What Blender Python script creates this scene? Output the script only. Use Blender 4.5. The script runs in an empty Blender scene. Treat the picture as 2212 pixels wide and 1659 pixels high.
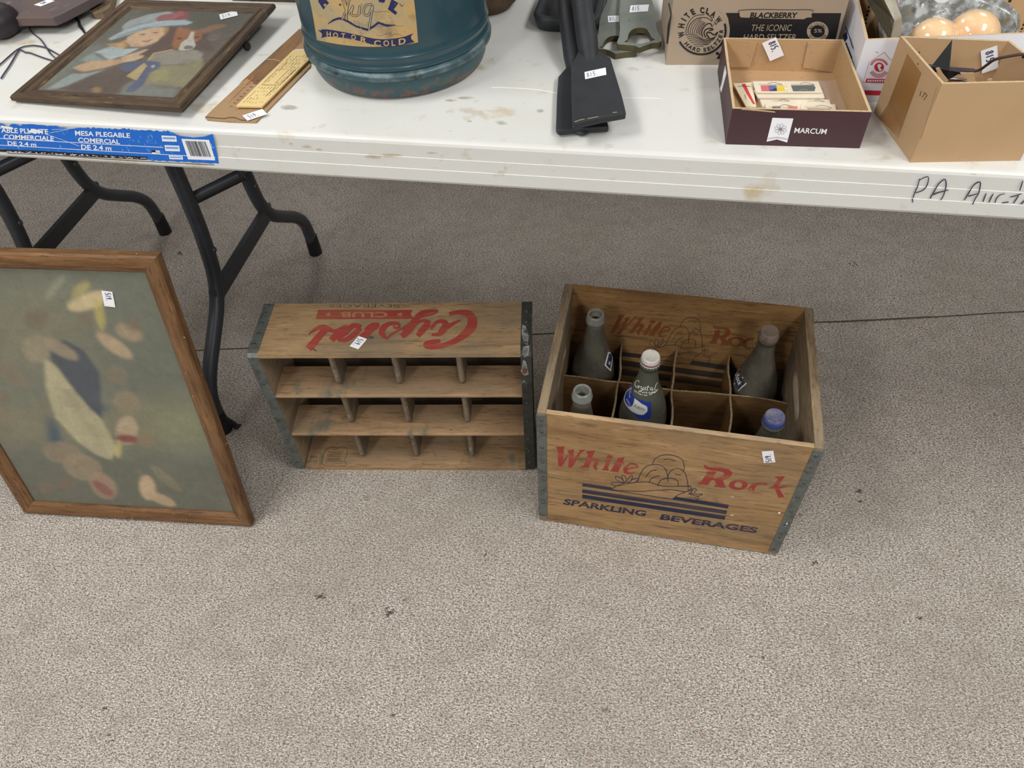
import bpy, math, random
import numpy as np
from mathutils import Vector, Matrix
from mathutils.bvhtree import BVHTree
random.seed(7)
SC = bpy.context.scene
COL = SC.collection
PI = math.pi

# ------------------------------------------------------------------ camera
CP = Vector((0.15010855, -0.71043062, 1.17957058))
CR = Vector((0.98601912, 0.16185248, -0.03962407))
CU = Vector((-0.09656912, 0.74883037, 0.6556886))
CF = Vector((-0.13579653, 0.64269500, -0.75399101))
FPX = 1633.657
cam = bpy.data.cameras.new('camera')
cam.sensor_fit = 'HORIZONTAL'; cam.sensor_width = 36.0
cam.lens = 36.0 * FPX / 2212.0
cam.clip_start = 0.02
camo = bpy.data.objects.new('camera', cam); COL.objects.link(camo)
camo.matrix_world = Matrix(((CR.x, CU.x, -CF.x, CP.x), (CR.y, CU.y, -CF.y, CP.y), (CR.z, CU.z, -CF.z, CP.z), (0, 0, 0, 1)))
SC.camera = camo

# ------------------------------------------------------------------ light: a hall lit by rows of ceiling troffers
world = bpy.data.worlds.new('hall'); SC.world = world; world.use_nodes = True
world.node_tree.nodes['Background'].inputs[0].default_value = (1.0, 0.98, 0.96, 1)
world.node_tree.nodes['Background'].inputs[1].default_value = 0.19
def troffer(x, y, p):
    l = bpy.data.lights.new('ceiling_light', 'AREA'); l.shape = 'RECTANGLE'; l.size = 0.6; l.size_y = 1.2
    l.energy = p; l.color = (1.0, 0.985, 0.965)
    o = bpy.data.objects.new('ceiling_light', l); COL.objects.link(o); o.location = (x, y, 2.75)
for x, y, p in ((-1.35, -0.7, 43), (1.45, -0.7, 40), (-1.35, 2.1, 14), (1.45, 2.1, 14), (-1.35, -3.1, 66), (1.45, -3.1, 66), (-4.2, -0.7, 8), (4.2, -0.7, 8)):
    troffer(x, y, p)
SC.view_settings.view_transform = 'Standard'; SC.view_settings.look = 'None'
SC.view_settings.gamma = 1.0; SC.view_settings.use_curve_mapping = False
SC.view_settings.exposure = 0.0

# ------------------------------------------------------------------ materials
def srgb(r, g, b):
    f = lambda c: (c / 255 / 12.92) if c / 255 <= 0.04045 else ((c / 255 + 0.055) / 1.055) ** 2.4
    return (f(r), f(g), f(b), 1.0)
def M(name, base, rough=0.6, metal=0.0, layers=(), bump=(), spec=0.5, coat=0.0, alpha=1.0, trans=0.0, attr=None, ior=1.45):
    """layers: (scale, stretch, lo, hi, colour, amount[, detail[, zrange]]); bump: (scale, stretch, strength, distance)"""
    m = bpy.data.materials.new(name); m.use_nodes = True
    nt = m.node_tree; N = nt.nodes; L = nt.links
    b = N['Principled BSDF']
    b.inputs['Roughness'].default_value = rough; b.inputs['Metallic'].default_value = metal
    b.inputs['Specular IOR Level'].default_value = spec
    b.inputs['Coat Weight'].default_value = coat; b.inputs['Coat Roughness'].default_value = 0.12
    b.inputs['Alpha'].default_value = alpha; b.inputs['Transmission Weight'].default_value = trans; b.inputs['IOR'].default_value = ior
    tc = N.new('ShaderNodeTexCoord')
    if attr:
        a = N.new('ShaderNodeAttribute'); a.attribute_name = attr; cur = a.outputs['Color']
    else:
        rgb = N.new('ShaderNodeRGB'); rgb.outputs[0].default_value = base; cur = rgb.outputs[0]
    def noise(scale, stretch, detail, seed):
        mp = N.new('ShaderNodeMapping'); mp.inputs['Scale'].default_value = stretch
        mp.inputs['Location'].default_value = (seed * 1.7, seed * 0.9, seed * 2.3)
        L.new(tc.outputs['Object'], mp.inputs['Vector'])
        n = N.new('ShaderNodeTexNoise'); n.inputs['Scale'].default_value = scale; n.inputs['Detail'].default_value = detail
        n.inputs['Roughness'].default_value = 0.6
        L.new(mp.outputs[0], n.inputs['Vector']); return n.outputs['Fac']
    for i, ly in enumerate(layers):
        sc, st, lo, hi, colr, amt = ly[:6]; det = ly[6] if len(ly) > 6 else 4
        fac = noise(sc, st, det, i + 1 + (hash(name) if False else len(name)))
        mr = N.new('ShaderNodeMapRange'); mr.inputs['From Min'].default_value = lo; mr.inputs['From Max'].default_value = hi
        mr.inputs['To Max'].default_value = amt; L.new(fac, mr.inputs['Value']); f = mr.outputs[0]
        if len(ly) > 7 and ly[7]:
            sx = N.new('ShaderNodeSeparateXYZ'); L.new(tc.outputs['Object'], sx.inputs[0])
            z = N.new('ShaderNodeMapRange'); z.inputs['From Min'].default_value = ly[7][0]; z.inputs['From Max'].default_value = ly[7][1]
            L.new(sx.outputs['Z'], z.inputs['Value'])
            mu = N.new('ShaderNodeMath'); mu.operation = 'MULTIPLY'; L.new(f, mu.inputs[0]); L.new(z.outputs[0], mu.inputs[1]); f = mu.outputs[0]
        mx = N.new('ShaderNodeMix'); mx.data_type = 'RGBA'
        L.new(f, mx.inputs['Factor']); L.new(cur, mx.inputs['A']); mx.inputs['B'].default_value = colr; cur = mx.outputs['Result']
    L.new(cur, b.inputs['Base Color'])
    nrm = None
    for i, (sc, st, s, d) in enumerate(bump):
        bp = N.new('ShaderNodeBump'); bp.inputs['Strength'].default_value = s; bp.inputs['Distance'].default_value = d
        L.new(noise(sc, st, 3, 11 + i), bp.inputs['Height'])
        if nrm: L.new(nrm, bp.inputs['Normal'])
        nrm = bp.outputs[0]
    if nrm: L.new(nrm, b.inputs['Normal'])
    return m
def grain(ax, k=0.06):           # stretch vector for wood grain along axis ax
    v = [1.0, 1.0, 1.0]; v[ax] = k; return tuple(v)
def wood(name, base, dark, pale, ax=0, extra=(), rough=0.75, grey=None, bs=0.35):
    ly = [(55, grain(ax, .14), 0.48, 0.72, dark, 0.55, 8), (170, grain(ax, 0.10), 0.54, 0.70, dark, 0.75, 5), (110, grain(ax, .13), 0.56, 0.72, pale, 0.7, 6),
          (12, grain(ax, .5), 0.46, 0.72, dark, 0.35, 6), (420, grain(ax, .12), .60, .72, tuple(c * .45 for c in dark[:3]) + (1,), .7, 2)]
    if grey: ly += [(11, grain(ax, 0.45), 0.46, 0.66, grey, 0.65, 7), (34, grain(ax, .3), .64, .74, tuple(c * .55 for c in grey[:3]) + (1,), .7, 6)]
    return M(name, base, rough, layers=ly + list(extra), bump=((240, grain(ax, 0.08), bs, 0.001),), spec=0.25)

# ------------------------------------------------------------------ geometry helpers
def ray(px, py):
    return (CF + CR * ((px - 1106.0) / FPX) + CU * ((829.5 - py) / FPX)).normalized()
class Flat:                       # a flat face of the place: photo point -> point on that face
    def __init__(s, P, n): s.P = Vector(P); s.n = Vector(n).normalized(); s.n = s.n if s.n.dot(CP - s.P) > 0 else -s.n
    def hit(s, px, py, off=0.0):
        d = ray(px, py); t = (s.P - CP).dot(s.n) / d.dot(s.n)
        return CP + d * t + s.n * off * .45
class Round:                      # a curved face: same, by ray casting onto the built mesh
    def __init__(s, mb, mat): s.b = BVHTree.FromPolygons([mat @ v for v in mb.v], mb.f)
    def hit(s, px, py, off=0.0):
        for k in range(40):
            p, n, i, d = s.b.ray_cast(CP, ray(px, py))
            if p is not None:
                if n.dot(CP - p) < 0: n = -n
                return p + n * off * .45
            px += (s.c[0] - px) * 0.03; py += (s.c[1] - py) * 0.03
        return CP + ray(px, py) * s.d
class Crop:                       # a magnified part of the photo: its own pixel scale
    def __init__(s, ox, oy, k): s.o = (ox, oy); s.k = k
    def __call__(s, pts): return [(s.o[0] + p[0] / s.k, s.o[1] + p[1] / s.k) + tuple(q / s.k for q in p[2:]) for p in pts]
def smooth(pts, n=5, closed=False):
    out = []; m = len(pts); rng = range(m if closed else m - 1)
    for i in rng:
        if closed: p = [pts[(i + j - 1) % m] for j in range(4)]
        else: p = [pts[max(0, min(m - 1, i + j - 1))] for j in range(4)]
        for k in range(n):
            t = k / n
            out.append(tuple(0.5 * ((2 * b) + (c - a) * t + (2 * a - 5 * b + 4 * c - d) * t * t + (3 * b - a - 3 * c + d) * t ** 3) for a, b, c, d in zip(*p)))
    if not closed: out.append(tuple(pts[-1]))
    return out
FONT = {}
def textpolys(s, bold=0.0):
    key = (s, bold)
    if key not in FONT:
        c = bpy.data.curves.new('t', 'FONT'); c.body = s; c.size = 1; c.offset = bold; c.resolution_u = 3
        o = bpy.data.objects.new('t', c); me = bpy.data.meshes.new_from_object(o)
        vs = [(v.co.x, v.co.y) for v in me.vertices]; fs = [tuple(p.vertices) for p in me.polygons]
        bpy.data.objects.remove(o); bpy.data.curves.remove(c); bpy.data.meshes.remove(me)
        FONT[key] = (vs, fs)
    return FONT[key]
CAPH = None
class MB:
    def __init__(s, inv=None): s.v = []; s.f = []; s.m = []; s.sm = []; s.inv = inv or Matrix.Identity(4)
    def add(s, vs, fs, mat=0, sm=False):
        k = len(s.v); s.v += [Vector(v) for v in vs]
        for f in fs: s.f.append(tuple(i + k for i in f)); s.m.append(mat); s.sm.append(sm)
    def box(s, x0, y0, z0, x1, y1, z1, mat=0):
        s.hexa([(x0, y0, z0), (x1, y0, z0), (x1, y1, z0), (x0, y1, z0), (x0, y0, z1), (x1, y0, z1), (x1, y1, z1), (x0, y1, z1)], mat)
    def hexa(s, P, mat=0): s.add(P, [(0, 3, 2, 1), (4, 5, 6, 7), (0, 1, 5, 4), (1, 2, 6, 5), (2, 3, 7, 6), (3, 0, 4, 7)], mat)
    def prism(s, pts, d, mat=0, sm=False):     # pts: 3D loop, d: extrusion vector
        n = len(pts); d = Vector(d); P = [Vector(p) for p in pts]
        s.add(P + [p + d for p in P], [tuple(range(n))[::-1], tuple(range(n, 2 * n))] + [(i, (i + 1) % n, n + (i + 1) % n, n + i) for i in range(n)], mat, sm)
    def rings(s, R, mat=0, cap0=True, cap1=True, sm=True, closed=False):
        n = len(R[0]); vs = [p for r in R for p in r]; fs = []
        m = len(R) if closed else len(R) - 1
        for j in range(m):
            a = j * n; b = ((j + 1) % len(R)) * n
            for i in range(n): fs.append((a + i, a + (i + 1) % n, b + (i + 1) % n, b + i))
        k = len(s.v); s.add(vs, fs, mat, sm)
        if cap0 and not closed: s.add(R[0], [tuple(range(n))[::-1]], mat)
        if cap1 and not closed: s.add(R[-1], [tuple(range(n))], mat)
    def lathe(s, prof, seg=48, mat=0, c=(0, 0, 0), cap0=True, cap1=True, sm=True, wob=0):
        s.rings([[(c[0] + r * math.cos(2 * PI * i / seg), c[1] + r * math.sin(2 * PI * i / seg), c[2] + z) for i in range(seg)] for r, z in prof], mat, cap0, cap1, sm)
    def tube(s, pts, r, seg=10, mat=0, flat=None):
        P = [Vector(p) for p in pts]; R = []
        for i, p in enumerate(P):
            t = (P[min(i + 1, len(P) - 1)] - P[max(i - 1, 0)]).normalized()
            a = t.cross(Vector((0, 0, 1))); a = a.normalized() if a.length > 1e-3 else Vector((1, 0, 0)); b = t.cross(a).normalized()
            if i and (a.dot(pa) < 0): a = -a; b = -b
            pa = a
            rr = r[i] if isinstance(r, (list, tuple)) else r
            fx, fy = flat or (1, 1)
            R.append([p + a * rr * fx * math.cos(2 * PI * k / seg) + b * rr * fy * math.sin(2 * PI * k / seg) for k in range(seg)])
        s.rings(R, mat)
    def ell(s, c, r, mat=0, seg=32, rg=16, rot=None):
        R = []; rot = rot or Matrix.Identity(3)
        for j in range(rg + 1):
            a = -PI / 2 + PI * j / rg; q = max(math.cos(a), 1e-3)
            R.append([Vector(c) + rot @ Vector((r[0] * q * math.cos(2 * PI * i / seg), r[1] * q * math.sin(2 * PI * i / seg), r[2] * math.sin(a))) for i in range(seg)])
        s.rings(R, mat)
    # ---- flat prints, given in photo points and laid on the face they are printed on
    def W(s, P): return s.inv @ P
    def fill(s, S, pts, mat, off=0.0003): s.add([s.W(S.hit(p[0], p[1], off)) for p in pts], [tuple(range(len(pts)))], mat)
    def stroke(s, S, pts, w, mat, off=0.0003, cap=True, sm=5, closed=False):
        if sm: pts = smooth(pts, sm, closed)
        P = [(p[0], p[1], p[2] if len(p) > 2 else w) for p in pts]; n = len(P); Lr = []
        for i in range(n):
            a = P[(i - 1) % n] if closed else P[max(i - 1, 0)]; b = P[(i + 1) % n] if closed else P[min(i + 1, n - 1)]
            dx, dy = b[0] - a[0], b[1] - a[1]; l = math.hypot(dx, dy) or 1; nx, ny = -dy / l, dx / l; h = P[i][2] / 2
            Lr.append(((P[i][0] + nx * h, P[i][1] + ny * h), (P[i][0] - nx * h, P[i][1] - ny * h)))
        vs = [s.W(S.hit(*q, off + .000006 * i)) for i, l in enumerate(Lr) for q in l]
        m = n if closed else n - 1
        s.add(vs, [(2 * i, 2 * ((i + 1) % n), 2 * ((i + 1) % n) + 1, 2 * i + 1) for i in range(m)], mat)
        if cap and not closed:
            for e in (0, -1):
                h = P[e][2] / 2
                if h > 0: s.fill(S, [(P[e][0] + h * math.cos(k * PI / 4), P[e][1] + h * math.sin(k * PI / 4)) for k in range(8)], mat, off + .00001 + .000006 * n)
    def ring(s, S, c, ro, ri, mat, off=0.0003, n=28, a0=0, a1=2 * PI, rot=0):
        vs = []
        for k in range(n + 1):
            a = a0 + (a1 - a0) * k / n
            for r in (ro, ri):
                x, y = r[0] * math.cos(a), r[1] * math.sin(a)
                vs.append(s.W(S.hit(c[0] + x * math.cos(rot) - y * math.sin(rot), c[1] + x * math.sin(rot) + y * math.cos(rot), off)))
        s.add(vs, [(2 * i, 2 * i + 2, 2 * i + 3, 2 * i + 1) for i in range(n)], mat)
    def disc(s, S, c, r, mat, off=0.0003, n=20): s.fill(S, [(c[0] + r[0] * math.cos(2 * PI * k / n), c[1] + r[1] * math.sin(2 * PI * k / n)) for k in range(n)], mat, off)
    def text(s, S, t, A, B, C, mat, off=0.0004, bold=0.0, fit=True):
        vs, fs = textpolys(t, bold); h = 0.73
        xs = [v[0] for v in vs]; x0, x1 = (min(xs), max(xs)) if fit else (0, 1)
        X = ((B[0] - A[0]) / (x1 - x0), (B[1] - A[1]) / (x1 - x0)); Y = ((C[0] - A[0]) / h, (C[1] - A[1]) / h)
        s.add([s.W(S.hit(A[0] + (x - x0) * X[0] + y * Y[0], A[1] + (x - x0) * X[1] + y * Y[1], off)) for x, y in vs], fs, mat)
    def strip(s, S, top, bot, mat, off=0.0003, nj=3):    # area between two photo curves, subdivided to follow a curved face
        n = len(top); vs = []
        for i in range(n):
            for j in range(nj + 1):
                t = j / nj; vs.append(s.W(S.hit(top[i][0] * (1 - t) + bot[i][0] * t, top[i][1] * (1 - t) + bot[i][1] * t, off)))
        s.add(vs, [(i * (nj + 1) + j, (i + 1) * (nj + 1) + j, (i + 1) * (nj + 1) + j + 1, i * (nj + 1) + j + 1) for i in range(n - 1) for j in range(nj)], mat)
    def build(s, name, mats, parent=None, mw=None, bevel=0, seg=2):
        me = bpy.data.meshes.new(name)
        me.from_pydata([tuple(v) for v in s.v], [], s.f)
        me.polygons.foreach_set('material_index', s.m); me.polygons.foreach_set('use_smooth', s.sm)
        for m in (mats if isinstance(mats, (list, tuple)) else [mats]): me.materials.append(m)
        me.validate(); me.update()
        o = bpy.data.objects.new(name, me); COL.objects.link(o)
        if parent: o.parent = parent
        if mw is not None: o.matrix_world = mw
        if bevel:
            b = o.modifiers.new('bevel', 'BEVEL'); b.width = bevel; b.segments = seg; b.limit_method = 'ANGLE'; b.angle_limit = 0.8; b.use_clamp_overlap = True
        return o
def tag(o, label, cat, group=None, kind=None):
    if label: o['label'] = label
    if cat: o['category'] = cat
    if group: o['group'] = group
    if kind: o['kind'] = kind
    return o
def thing(name, mw, label, cat, group=None):
    o = bpy.data.objects.new(name, None); COL.objects.link(o); o.empty_display_size = 0.05; o.matrix_world = mw
    return tag(o, label, cat, group)
def frame_at(x, y, z, a=0.0): return Matrix.Translation((x, y, z)) @ Matrix.Rotation(a, 4, 'Z')
# soft painted pictures: shapes blurred together on a fine grid, kept as a colour attribute
def painting(name, S, inv, org, ex, ey, w, h, nx, ny, base, shapes, mat, parent, off=0.0, noisy=0.03):
    """org/ex/ey: local corner and axes of the print; shapes: (photo points, srgb, blur m, alpha)"""
    xs = (np.arange(nx) + 0.5) / nx * w; ys = (np.arange(ny) + 0.5) / ny * h
    X, Y = np.meshgrid(xs, ys); img = np.zeros((ny, nx, 3)); img[:] = base[:3]
    loc = lambda p: ((inv @ S.hit(p[0], p[1])) - org)
    for pts, colr, blur, al in shapes:
        P = [(loc(p).dot(ex), loc(p).dot(ey)) for p in pts]; m = np.zeros((ny, nx), bool)
        for i in range(len(P)):
            (ax, ay), (bx, by) = P[i], P[(i + 1) % len(P)]
            if ay == by: continue
            c = ((ay > Y) != (by > Y)) & (X < (bx - ax) * (Y - ay) / (by - ay) + ax); m ^= c
        m = m.astype(float)
        for axis, n, l in ((0, ny, h), (1, nx, w)):
            r = int(round(blur / l * n))
            if r > 0:
                for _ in range(2):
                    pad = [(0, 0), (0, 0)]; pad[axis] = (r + 1, r); q = np.cumsum(np.pad(m, pad, mode='edge'), axis=axis)
                    m = (np.take(q, range(2 * r + 1, 2 * r + 1 + n), axis) - np.take(q, range(0, n), axis)) / (2 * r + 1)
        img += (np.array(colr[:3]) - img) * (m * al)[..., None]
    rs = np.random.RandomState(3)
    img *= 1 + noisy * rs.randn(ny, nx, 1)
    for q in (4, 11, 30):
        g = rs.randn(ny // q + 2, nx // q + 2); g = np.kron(g, np.ones((q, q)))[:ny, :nx]; img *= (1 + noisy * g)[..., None]
    img = np.clip(img, 0, 1)
    vs = [org + ex * (w * i / (nx - 1)) + ey * (h * j / (ny - 1)) for j in range(ny) for i in range(nx)]
    me = bpy.data.meshes.new(name)
    me.from_pydata([tuple(v) for v in vs], [], [(j * nx + i, j * nx + i + 1, (j + 1) * nx + i + 1, (j + 1) * nx + i) for j in range(ny - 1) for i in range(nx - 1)])
    at = me.color_attributes.new('paint', 'FLOAT_COLOR', 'POINT')
    at.data.foreach_set('color', np.concatenate([img, np.ones((ny, nx, 1))], 2).astype(np.float32).ravel())
    me.materials.append(mat)
    o = bpy.data.objects.new(name, me); COL.objects.link(o); o.parent = parent
    return o
# handwritten digits on the little paper lot tags
DIG = {'8': [[(.5, .52), (.2, .72), (.5, .98), (.8, .74), (.5, .52), (.15, .26), (.5, 0), (.85, .26), (.5, .52)]],
       '1': [[(.5, 1), (.5, .5), (.5, 0)]],
       '5': [[(.8, 1), (.3, 1), (.25, .55), (.65, .6), (.8, .3), (.55, .02), (.15, .08)]],
       '9': [[(.75, .7), (.45, .5), (.2, .75), (.5, 1), (.75, .8), (.72, .4), (.55, 0)]],
       '.': [[(.25, 0), (.45, .02), (.30, .06)]]}
def lot_tag(parent, S, C, BL, BR, TL, txt, fr=(0.12, 0.72, 0.22, 0.75), off=0.0012, inkoff=0.0006):
    BL, BR, TL = [p if C is None else C([p])[0] for p in (BL, BR, TL)]
    X = (BR[0] - BL[0], BR[1] - BL[1]); Y = (TL[0] - BL[0], TL[1] - BL[1])
    f = lambda u, v: (BL[0] + X[0] * u + Y[0] * v, BL[1] + X[1] * u + Y[1] * v)
    inv = parent.matrix_world.inverted(); mb = MB(inv)
    q = [mb.W(S.hit(*f(u, v), off)) for u, v in ((0, 0), (.5, .01), (1, 0), (1, 1), (.5, 1.01), (0, 1))]
    d = mb.W(S.hit(*f(.5, .5), off + .0004)) - mb.W(S.hit(*f(.5, .5), off))
    mb.prism(q, d)
    n = sum(.6 if c == '.' else 1 for c in txt); x = fr[0]; dx = (fr[1] - fr[0]) / n
    for c in txt:
        for st in DIG[c]:
            st = [(x + a * dx * .9, fr[2] + b * (fr[3] - fr[2])) for a, b in st]
            mb.stroke(S, [f(*p) for p in st], abs(math.hypot(*Y)) * 0.07, 1, off + inkoff, cap=False, sm=4)
        x += dx * (.6 if c == '.' else 1)
    return mb.build('price_tag', [MAT['paper'], MAT['ink']], parent)
# ------------------------------------------------------------------ shared materials
MAT = {}
MAT['paper'] = M('white_paper', srgb(238, 238, 242), 0.6)
MAT['ink'] = M('pen_ink', srgb(74, 76, 104), 0.6)
MAT['fred2'] = M('smudged_red_print', srgb(150, 96, 66), 0.7, layers=((70, grain(0), .4, .6, srgb(176, 140, 98), .9),))
MAT['navy'] = M('navy_print', srgb(30, 36, 62), 0.7, layers=((60, grain(0), .5, .72, srgb(112, 88, 60), .55),))
MAT['red'] = M('red_print', srgb(146, 54, 48), 0.7, layers=((70, grain(0), .5, .75, srgb(150, 112, 72), .6),))
MAT['fred'] = M('faded_red_print', srgb(122, 60, 34), 0.7, layers=((40, grain(0), .35, .65, srgb(120, 84, 46), .85),))
MAT['fnavy'] = M('faded_navy_print', srgb(48, 44, 42), 0.7, layers=((45, grain(0), .42, .7, srgb(108, 78, 44), .75),))
MAT['wcrate'] = wood('crate_front_wood', srgb(166, 134, 94), srgb(94, 68, 44), srgb(192, 162, 120), 0, grey=srgb(118, 102, 82), extra=((5, (1, 1, 1.6), .5, .7, srgb(118, 84, 50), .5, 6), (16, (.5, 1, 1), .60, .70, srgb(66, 52, 38), .65, 6), (40, (1, 1, 1), .70, .74, srgb(214, 186, 140), .7, 3)))
MAT['wcratei'] = wood('crate_inside_wood', srgb(150, 114, 72), srgb(86, 56, 30), srgb(176, 138, 88), 0)
MAT['wend'] = wood('crate_end_wood', srgb(146, 128, 102), srgb(96, 74, 52), srgb(184, 158, 120), 1, grey=srgb(118, 110, 100))
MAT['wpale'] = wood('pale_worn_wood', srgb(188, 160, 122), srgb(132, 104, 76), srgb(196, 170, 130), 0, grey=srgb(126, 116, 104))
MAT['wgrey'] = wood('grey_weathered_wood', srgb(126, 112, 94), srgb(80, 68, 56), srgb(156, 142, 120), 1)
MAT['wshelf'] = wood('shelf_wood', srgb(160, 130, 96), srgb(104, 80, 58), srgb(176, 150, 114), 0, grey=srgb(128, 112, 92), extra=((22, (1, .5, 1), .6, .72, srgb(84, 92, 84), .8, 3),))
MAT['wback'] = wood('dark_back_wood', srgb(52, 44, 36), srgb(28, 24, 20), srgb(70, 60, 48), 0)  # shade deep inside the lying crate is put into this dark colour
MAT['oak'] = wood('oak_frame_wood', srgb(120, 88, 58), srgb(66, 42, 24), srgb(150, 112, 70), 0, rough=.45, extra=((90, (1, 1, 1), .72, .75, srgb(205, 170, 120), .9, 2),))
MAT['oaky'] = wood('oak_frame_wood_upright', srgb(116, 86, 58), srgb(62, 40, 24), srgb(146, 110, 70), 1, rough=.45, extra=((90, (1, 1, 1), .72, .75, srgb(205, 170, 120), .9, 2),))
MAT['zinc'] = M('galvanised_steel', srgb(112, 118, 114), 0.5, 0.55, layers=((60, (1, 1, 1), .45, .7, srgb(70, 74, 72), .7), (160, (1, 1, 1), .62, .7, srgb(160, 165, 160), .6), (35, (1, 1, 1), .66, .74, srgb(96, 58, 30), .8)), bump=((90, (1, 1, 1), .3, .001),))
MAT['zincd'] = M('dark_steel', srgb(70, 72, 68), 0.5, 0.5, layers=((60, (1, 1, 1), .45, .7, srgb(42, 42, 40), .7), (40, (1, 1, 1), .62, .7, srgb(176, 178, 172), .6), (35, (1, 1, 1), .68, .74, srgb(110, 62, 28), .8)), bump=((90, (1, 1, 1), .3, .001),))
MAT['rivet'] = M('rivet_steel', srgb(92, 92, 88), 0.45, 0.6, layers=((200, (1, 1, 1), .45, .7, srgb(60, 52, 44), .7),))
MAT['black'] = M('black_print', srgb(26, 22, 20), 0.6)

# ------------------------------------------------------------------ floor: speckled cut-pile carpet
def speck():
    return M('carpet', srgb(192, 183, 173), 0.95, spec=0.1, layers=(
        (290, (.7, 1.2, 1), .47, .60, srgb(118, 107, 96), .9, 3), (420, (.7, 1.25, 1), .50, .64, srgb(246, 238, 228), .9, 2),
        (560, (.75, 1.25, 1), .54, .66, srgb(66, 56, 48), .8, 1), (70, (1, 1, 1), .66, .72, srgb(150, 100, 92), .5, 2),
        (24, (1, 1.3, 1), .45, .7, srgb(134, 124, 112), .30, 5), (3.2, (1, 1, 1), .45, .7, srgb(150, 142, 130), .25, 5), (1.3, (1, 1, 1), .5, .7, srgb(140, 132, 118), .22, 3), (26, (1, 1, 1), .72, .78, srgb(96, 80, 74), .6, 3)),
        bump=((300, (.8, 1.2, 1), 1.0, .004), (90, (1, 1, 1), .3, .003)))
mb = MB(); mb.add([(-5, -3, 0), (5, -3, 0), (5, 6, 0), (-5, 6, 0)], [(0, 1, 2, 3)], 0)
FL = Flat((0, 0, 0), (0, 0, 1))
mb.stroke(FL, [(380, 760), (470, 755), (700, 745), (1160, 722), (1480, 707), (1800, 695), (2000, 686), (2160, 676), (2260, 671)], 2.6, 1, .0008, sm=6)
mb.stroke(FL, [(1790, 696), (1900, 691), (2010, 685)], 3.6, 1, .001, sm=6)
rs = random.Random(4)
for cx, cy, r, n in ((842, 1322, 13, 26), (690, 1289, 11, 18), (1856, 1060, 7, 12), (1985, 1335, 7, 9), (1857, 1083, 4, 5), (226, 1530, 6, 8), (1760, 1215, 6, 8), (388, 548, 7, 7), (1250, 705, 5, 5), (1843, 568, 9, 5), (240, 1600, 20, 8), (848, 1545, 5, 6), (1648, 1420, 4, 4), (1050, 1196, 5, 4)):
    for k in range(n):
        a = rs.uniform(0, 2 * PI); q = r * rs.random(); x = cx + q * math.cos(a); y = cy + .7 * q * math.sin(a); b = rs.uniform(0, PI); l = rs.uniform(2, 5)
        mb.stroke(FL, [(x, y), (x + l * math.cos(b), y + l * math.sin(b) * .6)], rs.uniform(1, 2.4), 1, .0012 + .0002 * k, sm=0)
tag(mb.build('floor', [speck(), M('carpet_seam', srgb(70, 60, 52), 0.95, spec=0.1, layers=((500, (1, 1, 1), .45, .6, srgb(120, 108, 98), .8),))]), None, None, kind='structure')

# ------------------------------------------------------------------ folding tables
plastic = M('white_table_plastic', srgb(212, 212, 207), 0.42, layers=((7, (1, 1.6, 1), .5, .72, srgb(206, 204, 192), .7, 5), (30, (1, 1.5, 1), .62, .74, srgb(186, 176, 150), .6, 5), (11, (1, 1.4, 1), .62, .72, srgb(184, 158, 104), .75, 6), (18, (1, 1, 1), .64, .70, srgb(170, 152, 112), .5, 6), (300, (.3, 1, 1), .72, .78, srgb(160, 156, 146), .5, 2)), bump=((260, (1, 1, 1), .12, .0006),), spec=.45)
legm = M('dark_grey_powder_coat', srgb(58, 61, 66), 0.42, layers=((40, (1, 1, 1), .55, .75, srgb(44, 46, 50), .6),), spec=.5)
rubber = M('black_rubber', srgb(24, 24, 26), 0.6)
marker = M('black_marker', srgb(74, 72, 86), 0.6, layers=((60, (1, 1, 1), .45, .7, srgb(50, 48, 58), .8),))
def rrect(x0, y0, x1, y1, r, z, n=6):
    out = []
    for cx, cy, a in ((x1 - r, y0 + r, -PI / 2), (x1 - r, y1 - r, 0), (x0 + r, y1 - r, PI / 2), (x0 + r, y0 + r, PI)):
        for k in range(n + 1): out.append((cx + r * math.cos(a + PI / 2 * k / n), cy + r * math.sin(a + PI / 2 * k / n), z))
    return out
TL_, TW_ = 2.42, .76
EDGE = [(.035, .735), (.0085, .7350), (.0050, .7344), (.0028, .7326), (.0018, .7298), (.0016, .7150), (.0010, .7147), (.0006, .7010), (-.0001, .7007), (-.0004, .6865), (.001, .6835), (.006, .6830), (.03, .700)]
def tabletop(mb):
    mb.rings([rrect(i, i, TL_ - i, TW_ - i, .05, z) for i, z in EDGE], 0, sm=False)
def leg_path(front):
    P = [(.283, .69), (.283, .49), (.283, .40), (.279, .335), (.266, .262), (.238, .214), (.196, .178), (.145, .138), (.114, .098), (.104, .045), (.102, .004)]
    return [(0, v if front else .76 - v, z) for v, z in P]
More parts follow.
